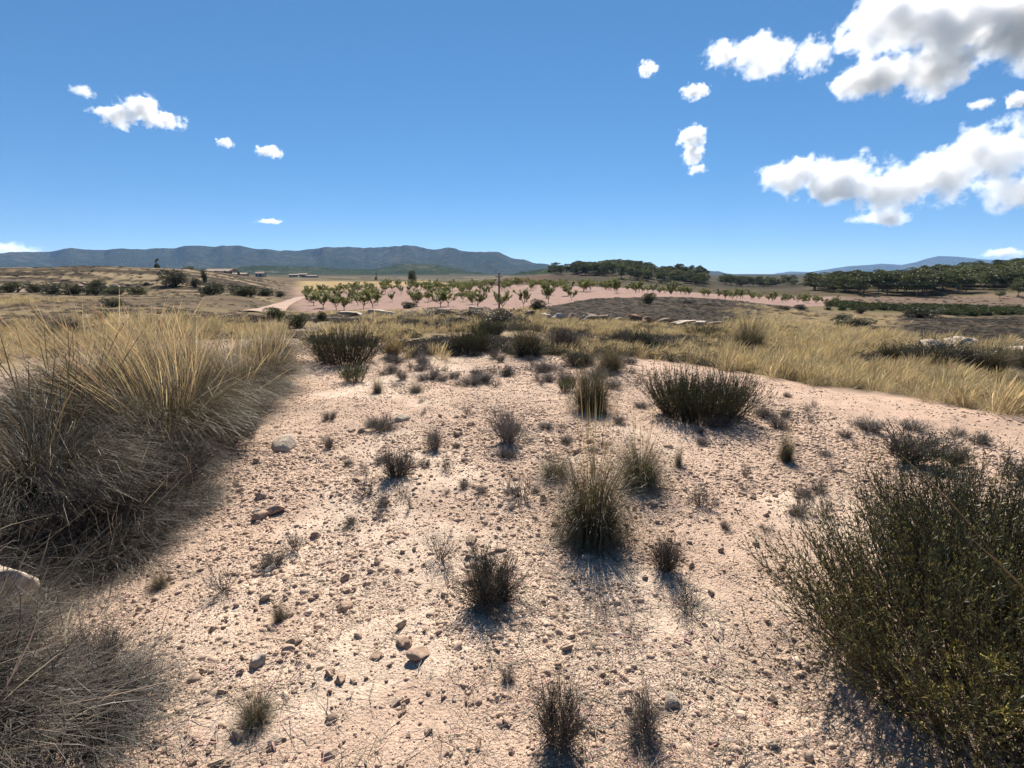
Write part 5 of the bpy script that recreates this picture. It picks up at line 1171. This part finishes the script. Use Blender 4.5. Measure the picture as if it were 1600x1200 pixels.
house(346, 240, 12, 7, 2.2, 1.0, M_RUIN, 'ruined stone farmhouse on the terrace edge', -0.1, nwin=3)
house(374, 238, 7, 5, 1.4, 0.5, M_RUIN, 'broken stone annex right of the ruined farmhouse', 0.15, nwin=1)
house(460, 560, 9, 7, 2.6, 0.8, M_WHITE, 'leftmost white building of the distant farm', 0.2, 0.2)
house(474, 575, 10, 7, 3.4, 0.8, M_WALL, 'tallest building of the distant farm', 0.1, 0.2, nwin=3)
house(488, 555, 11, 6, 2.2, 0.6, M_WHITE, 'long low white building at the right of the distant farm', 0.0, 0.2, nwin=3)
house(408, 330, 5, 4, 2.6, 0.8, M_WHITE, 'tiny white hut between the ruin and the distant farm', 0.0, 0.2, nwin=1)
put_far(PN[2], 'lone_tree', 246, 200, 1.8, 4.2, 'lone round-headed tree on a bare trunk above the left terrace', 'tree')
put_far(PN[2], 'cypress_tree', 588, 220, 1.1, 3.6, 'slim dark cypress standing on the skyline of the straw field', 'tree')
put_far(PN[0], 'pine_tree', 297, 250, 5.5, 4.0, 'dark tree behind the low cream farmhouse', 'tree')

# ------------------------------------------------------------------ clouds
def cloud(blobs, D, label, dens=1.0, seed=0, namp=0.9, nsc=1.0):
    """blobs in pixels (x, y, half width, half height); built at its own distance as a real volume"""
    B = np.array(blobs, float); cx = (B[:, 0] - B[:, 2]).min() * 0.5 + (B[:, 0] + B[:, 2]).max() * 0.5; cyy = (B[:, 1] - B[:, 3]).min() * 0.5 + (B[:, 1] + B[:, 3]).max() * 0.5
    d0 = ray(cx, cyy); d0 = d0 / np.linalg.norm(d0[:2]); c0 = np.array([0, 0, EYE]) + d0 * D
    fwd = np.array([d0[0], d0[1], 0]); fwd /= np.linalg.norm(fwd); rt = np.array([fwd[1], -fwd[0], 0])
    loc = []
    for x, y, rx, ry in B:
        dd = ray(x, y); t = (c0 @ fwd) / (dd @ fwd); p = np.array([0, 0, EYE]) + dd * t - c0
        m = t / 1.0 / F * 1.0
        l0, l1 = ray(x - rx, y), ray(x + rx, y); t0, t1 = (c0 @ fwd) / (l0 @ fwd), (c0 @ fwd) / (l1 @ fwd)
        hw = ((l1 * t1 - l0 * t0) @ rt) / 2
        u0, u1 = ray(x, y + ry), ray(x, y - ry); t0, t1 = (c0 @ fwd) / (u0 @ fwd), (c0 @ fwd) / (u1 @ fwd)
        hh = (u1 * t1 - u0 * t0)[2] / 2
        loc.append((p @ rt, 0.0, p[2], hw, max(hw * 0.6, hh), hh))
    loc = np.array(loc)
    bm = bmesh.new()
    for X, Y_, Z, a, b_, c in loc:
        bmesh.ops.create_icosphere(bm, subdivisions=2, radius=1.0, matrix=Matrix.Translation((X, Y_, Z)) @ Matrix.Diagonal((a * 1.25, b_ * 1.25, c * 1.25, 1)))
    r = bmesh.ops.convex_hull(bm, input=bm.verts[:]); keep = set(g for g in r['geom'] if isinstance(g, bmesh.types.BMVert))
    bmesh.ops.delete(bm, geom=[v for v in bm.verts if not any(f in r['geom'] for f in v.link_faces)], context='VERTS')
    hullf = set(g for g in r['geom'] if isinstance(g, bmesh.types.BMFace))
    bmesh.ops.delete(bm, geom=[f for f in bm.faces if f not in hullf], context='FACES')
    bmesh.ops.delete(bm, geom=[v for v in bm.verts if not v.link_faces], context='VERTS')
    me = bpy.data.meshes.new('cloud'); bm.to_mesh(me); bm.free()
    size = float(np.sqrt((loc[:, 3] * loc[:, 5]).max()))
    m, t, o = nmat('cloud_vapour'); L = t.links.new
    tc = N(t, 'ShaderNodeTexCoord')
    nz = N(t, 'ShaderNodeTexNoise'); nz.noise_dimensions = '4D'; nz.inputs['W'].default_value = seed * 3.7; nz.inputs['Scale'].default_value = 1.9 / size * nsc; nz.inputs['Detail'].default_value = 8; nz.inputs['Roughness'].default_value = 0.68
    L(tc.outputs['Object'], nz.inputs['Vector'])
    cur = None
    for X, Y_, Z, a, b_, c in loc:
        mp = N(t, 'ShaderNodeMapping'); mp.vector_type = 'TEXTURE'; mp.inputs['Location'].default_value = (X, Y_, Z); mp.inputs['Scale'].default_value = (a, b_, c)
        L(tc.outputs['Object'], mp.inputs['Vector'])
        ln = N(t, 'ShaderNodeVectorMath', operation='LENGTH'); L(mp.outputs[0], ln.inputs[0])
        if cur is None: cur = ln.outputs['Value']
        else:
            mn = N(t, 'ShaderNodeMath', operation='SMOOTH_MIN'); mn.inputs[2].default_value = 0.35; L(cur, mn.inputs[0]); L(ln.outputs['Value'], mn.inputs[1]); cur = mn.outputs[0]
    # density = clamp((0.62 - dist) + amp * (noise - 0.5)) * gain
    nn = N(t, 'ShaderNodeMath', operation='MULTIPLY_ADD'); nn.inputs[1].default_value = namp * 3.0; nn.inputs[2].default_value = -namp * 1.5 + 0.74; L(nz.outputs[0], nn.inputs[0])
    sb = N(t, 'ShaderNodeMath', operation='SUBTRACT'); L(nn.outputs[0], sb.inputs[0]); L(cur, sb.inputs[1])
    gn = N(t, 'ShaderNodeMath', operation='MULTIPLY'); gn.use_clamp = True; gn.inputs[1].default_value = 0.9; L(sb.outputs[0], gn.inputs[0])
    dn = N(t, 'ShaderNodeMath', operation='MULTIPLY'); dn.inputs[1].default_value = 13.0 * dens / size; L(gn.outputs[0], dn.inputs[0])
    vs_ = N(t, 'ShaderNodeVolumeScatter'); vs_.inputs['Color'].default_value = (0.90, 0.91, 0.93, 1); vs_.inputs['Anisotropy'].default_value = 0.32
    m.cycles.volume_step_rate = 0.35
    L(dn.outputs[0], vs_.inputs['Density']); L(vs_.outputs[0], o.inputs['Volume'])
    me.materials.append(m)
    ob = link('cloud', me, loc=tuple(c0)); ob.rotation_euler = (0, 0, math.atan2(rt[1], rt[0]))
    return tag(ob, label, 'cloud', 'clouds')
cloud([(185, 182, 44, 22), (222, 172, 42, 28), (258, 188, 42, 16)], 3600, 'lone white cloud with flat base at the upper left', 1.0, 1)
cloud([(128, 143, 26, 12)], 3500, 'faint wisp at the upper left beside the lone white cloud', 0.35, 2)
cloud([(351, 223, 18, 10)], 4300, 'small white puff right of the lone cloud, left one of two', 0.6, 3)
cloud([(420, 237, 28, 12)], 4300, 'small white puff right of the lone cloud, right one of two', 0.7, 4)
cloud([(422, 346, 24, 5)], 9000, 'tiny streak of cloud low above the left mountains', 0.5, 5)
cloud([(1130, 84, 44, 27), (1176, 84, 54, 36), (1216, 88, 38, 34), (1188, 106, 50, 22)], 2600, 'compact white cloud left of the biggest cloud at the top', 0.7, 6)
cloud([(1352, 45, 58, 52), (1410, 40, 100, 66), (1500, 40, 130, 70), (1600, 40, 150, 80), (1380, 118, 84, 46), (1470, 110, 90, 50), (1700, 30, 140, 80)], 2300, 'biggest cloud with a grey belly in the top right corner', 1.7, 7, 0.9)
cloud([(1086, 143, 28, 15)], 3000, 'small white puff under the compact cloud', 0.9, 8)
cloud([(1012, 107, 20, 15)], 2900, 'small faint puff left of the compact cloud', 0.6, 9)
cloud([(1082, 214, 28, 24), (1083, 240, 20, 24), (1088, 265, 20, 12)], 4000, 'small upright cloud hanging alone right of the middle', 0.9, 10)
cloud([(1240, 276, 66, 38), (1315, 278, 84, 48), (1385, 300, 90, 44), (1460, 278, 90, 54), (1545, 240, 96, 56), (1600, 295, 96, 42), (1380, 342, 74, 18), (1660, 260, 100, 60)], 5600, 'long lumpy cloud bank low at the right', 1.2, 11)
cloud([(1592, 155, 28, 16)], 3400, 'small puff at the right edge between the two great clouds', 0.8, 12)
cloud([(1532, 163, 28, 11)], 3400, 'faint wisp left of the puff at the right edge', 0.4, 13)
cloud([(1268, 88, 40, 34)], 2700, 'torn wisps between the compact cloud and the biggest cloud', 0.35, 14, 1.1, 1.6)
cloud([(10, 392, 80, 16)], 24000, 'pale cloud low on the horizon at the left edge', 0.35, 15)
cloud([(1568, 396, 46, 10)], 25000, 'low white cloud behind the far right mountain', 0.7, 16)

# ------------------------------------------------------------------ haze
def haze():
    bm = bmesh.new(); bmesh.ops.create_cube(bm, size=1.0)
    me = bpy.data.meshes.new('haze'); bm.to_mesh(me); bm.free()
    m, t, o = nmat('haze_air')
    pv = N(t, 'ShaderNodeVolumePrincipled'); pv.inputs['Color'].default_value = (0.36, 0.60, 1.0, 1); pv.inputs['Density'].default_value = HAZE
    pv.inputs['Anisotropy'].default_value = 0.2
    t.links.new(pv.outputs[0], o.inputs['Volume']); me.materials.append(m)
    zb, zt = -40.0, 470.0
    ob = link('haze', me, loc=(0, 0, (zb + zt) / 2)); ob.scale = (42000, 42000, zt - zb)
    tag(ob, 'thin bluish haze fading the far mountains', 'haze', kind='stuff')
HAZE = 3.4e-5
haze()
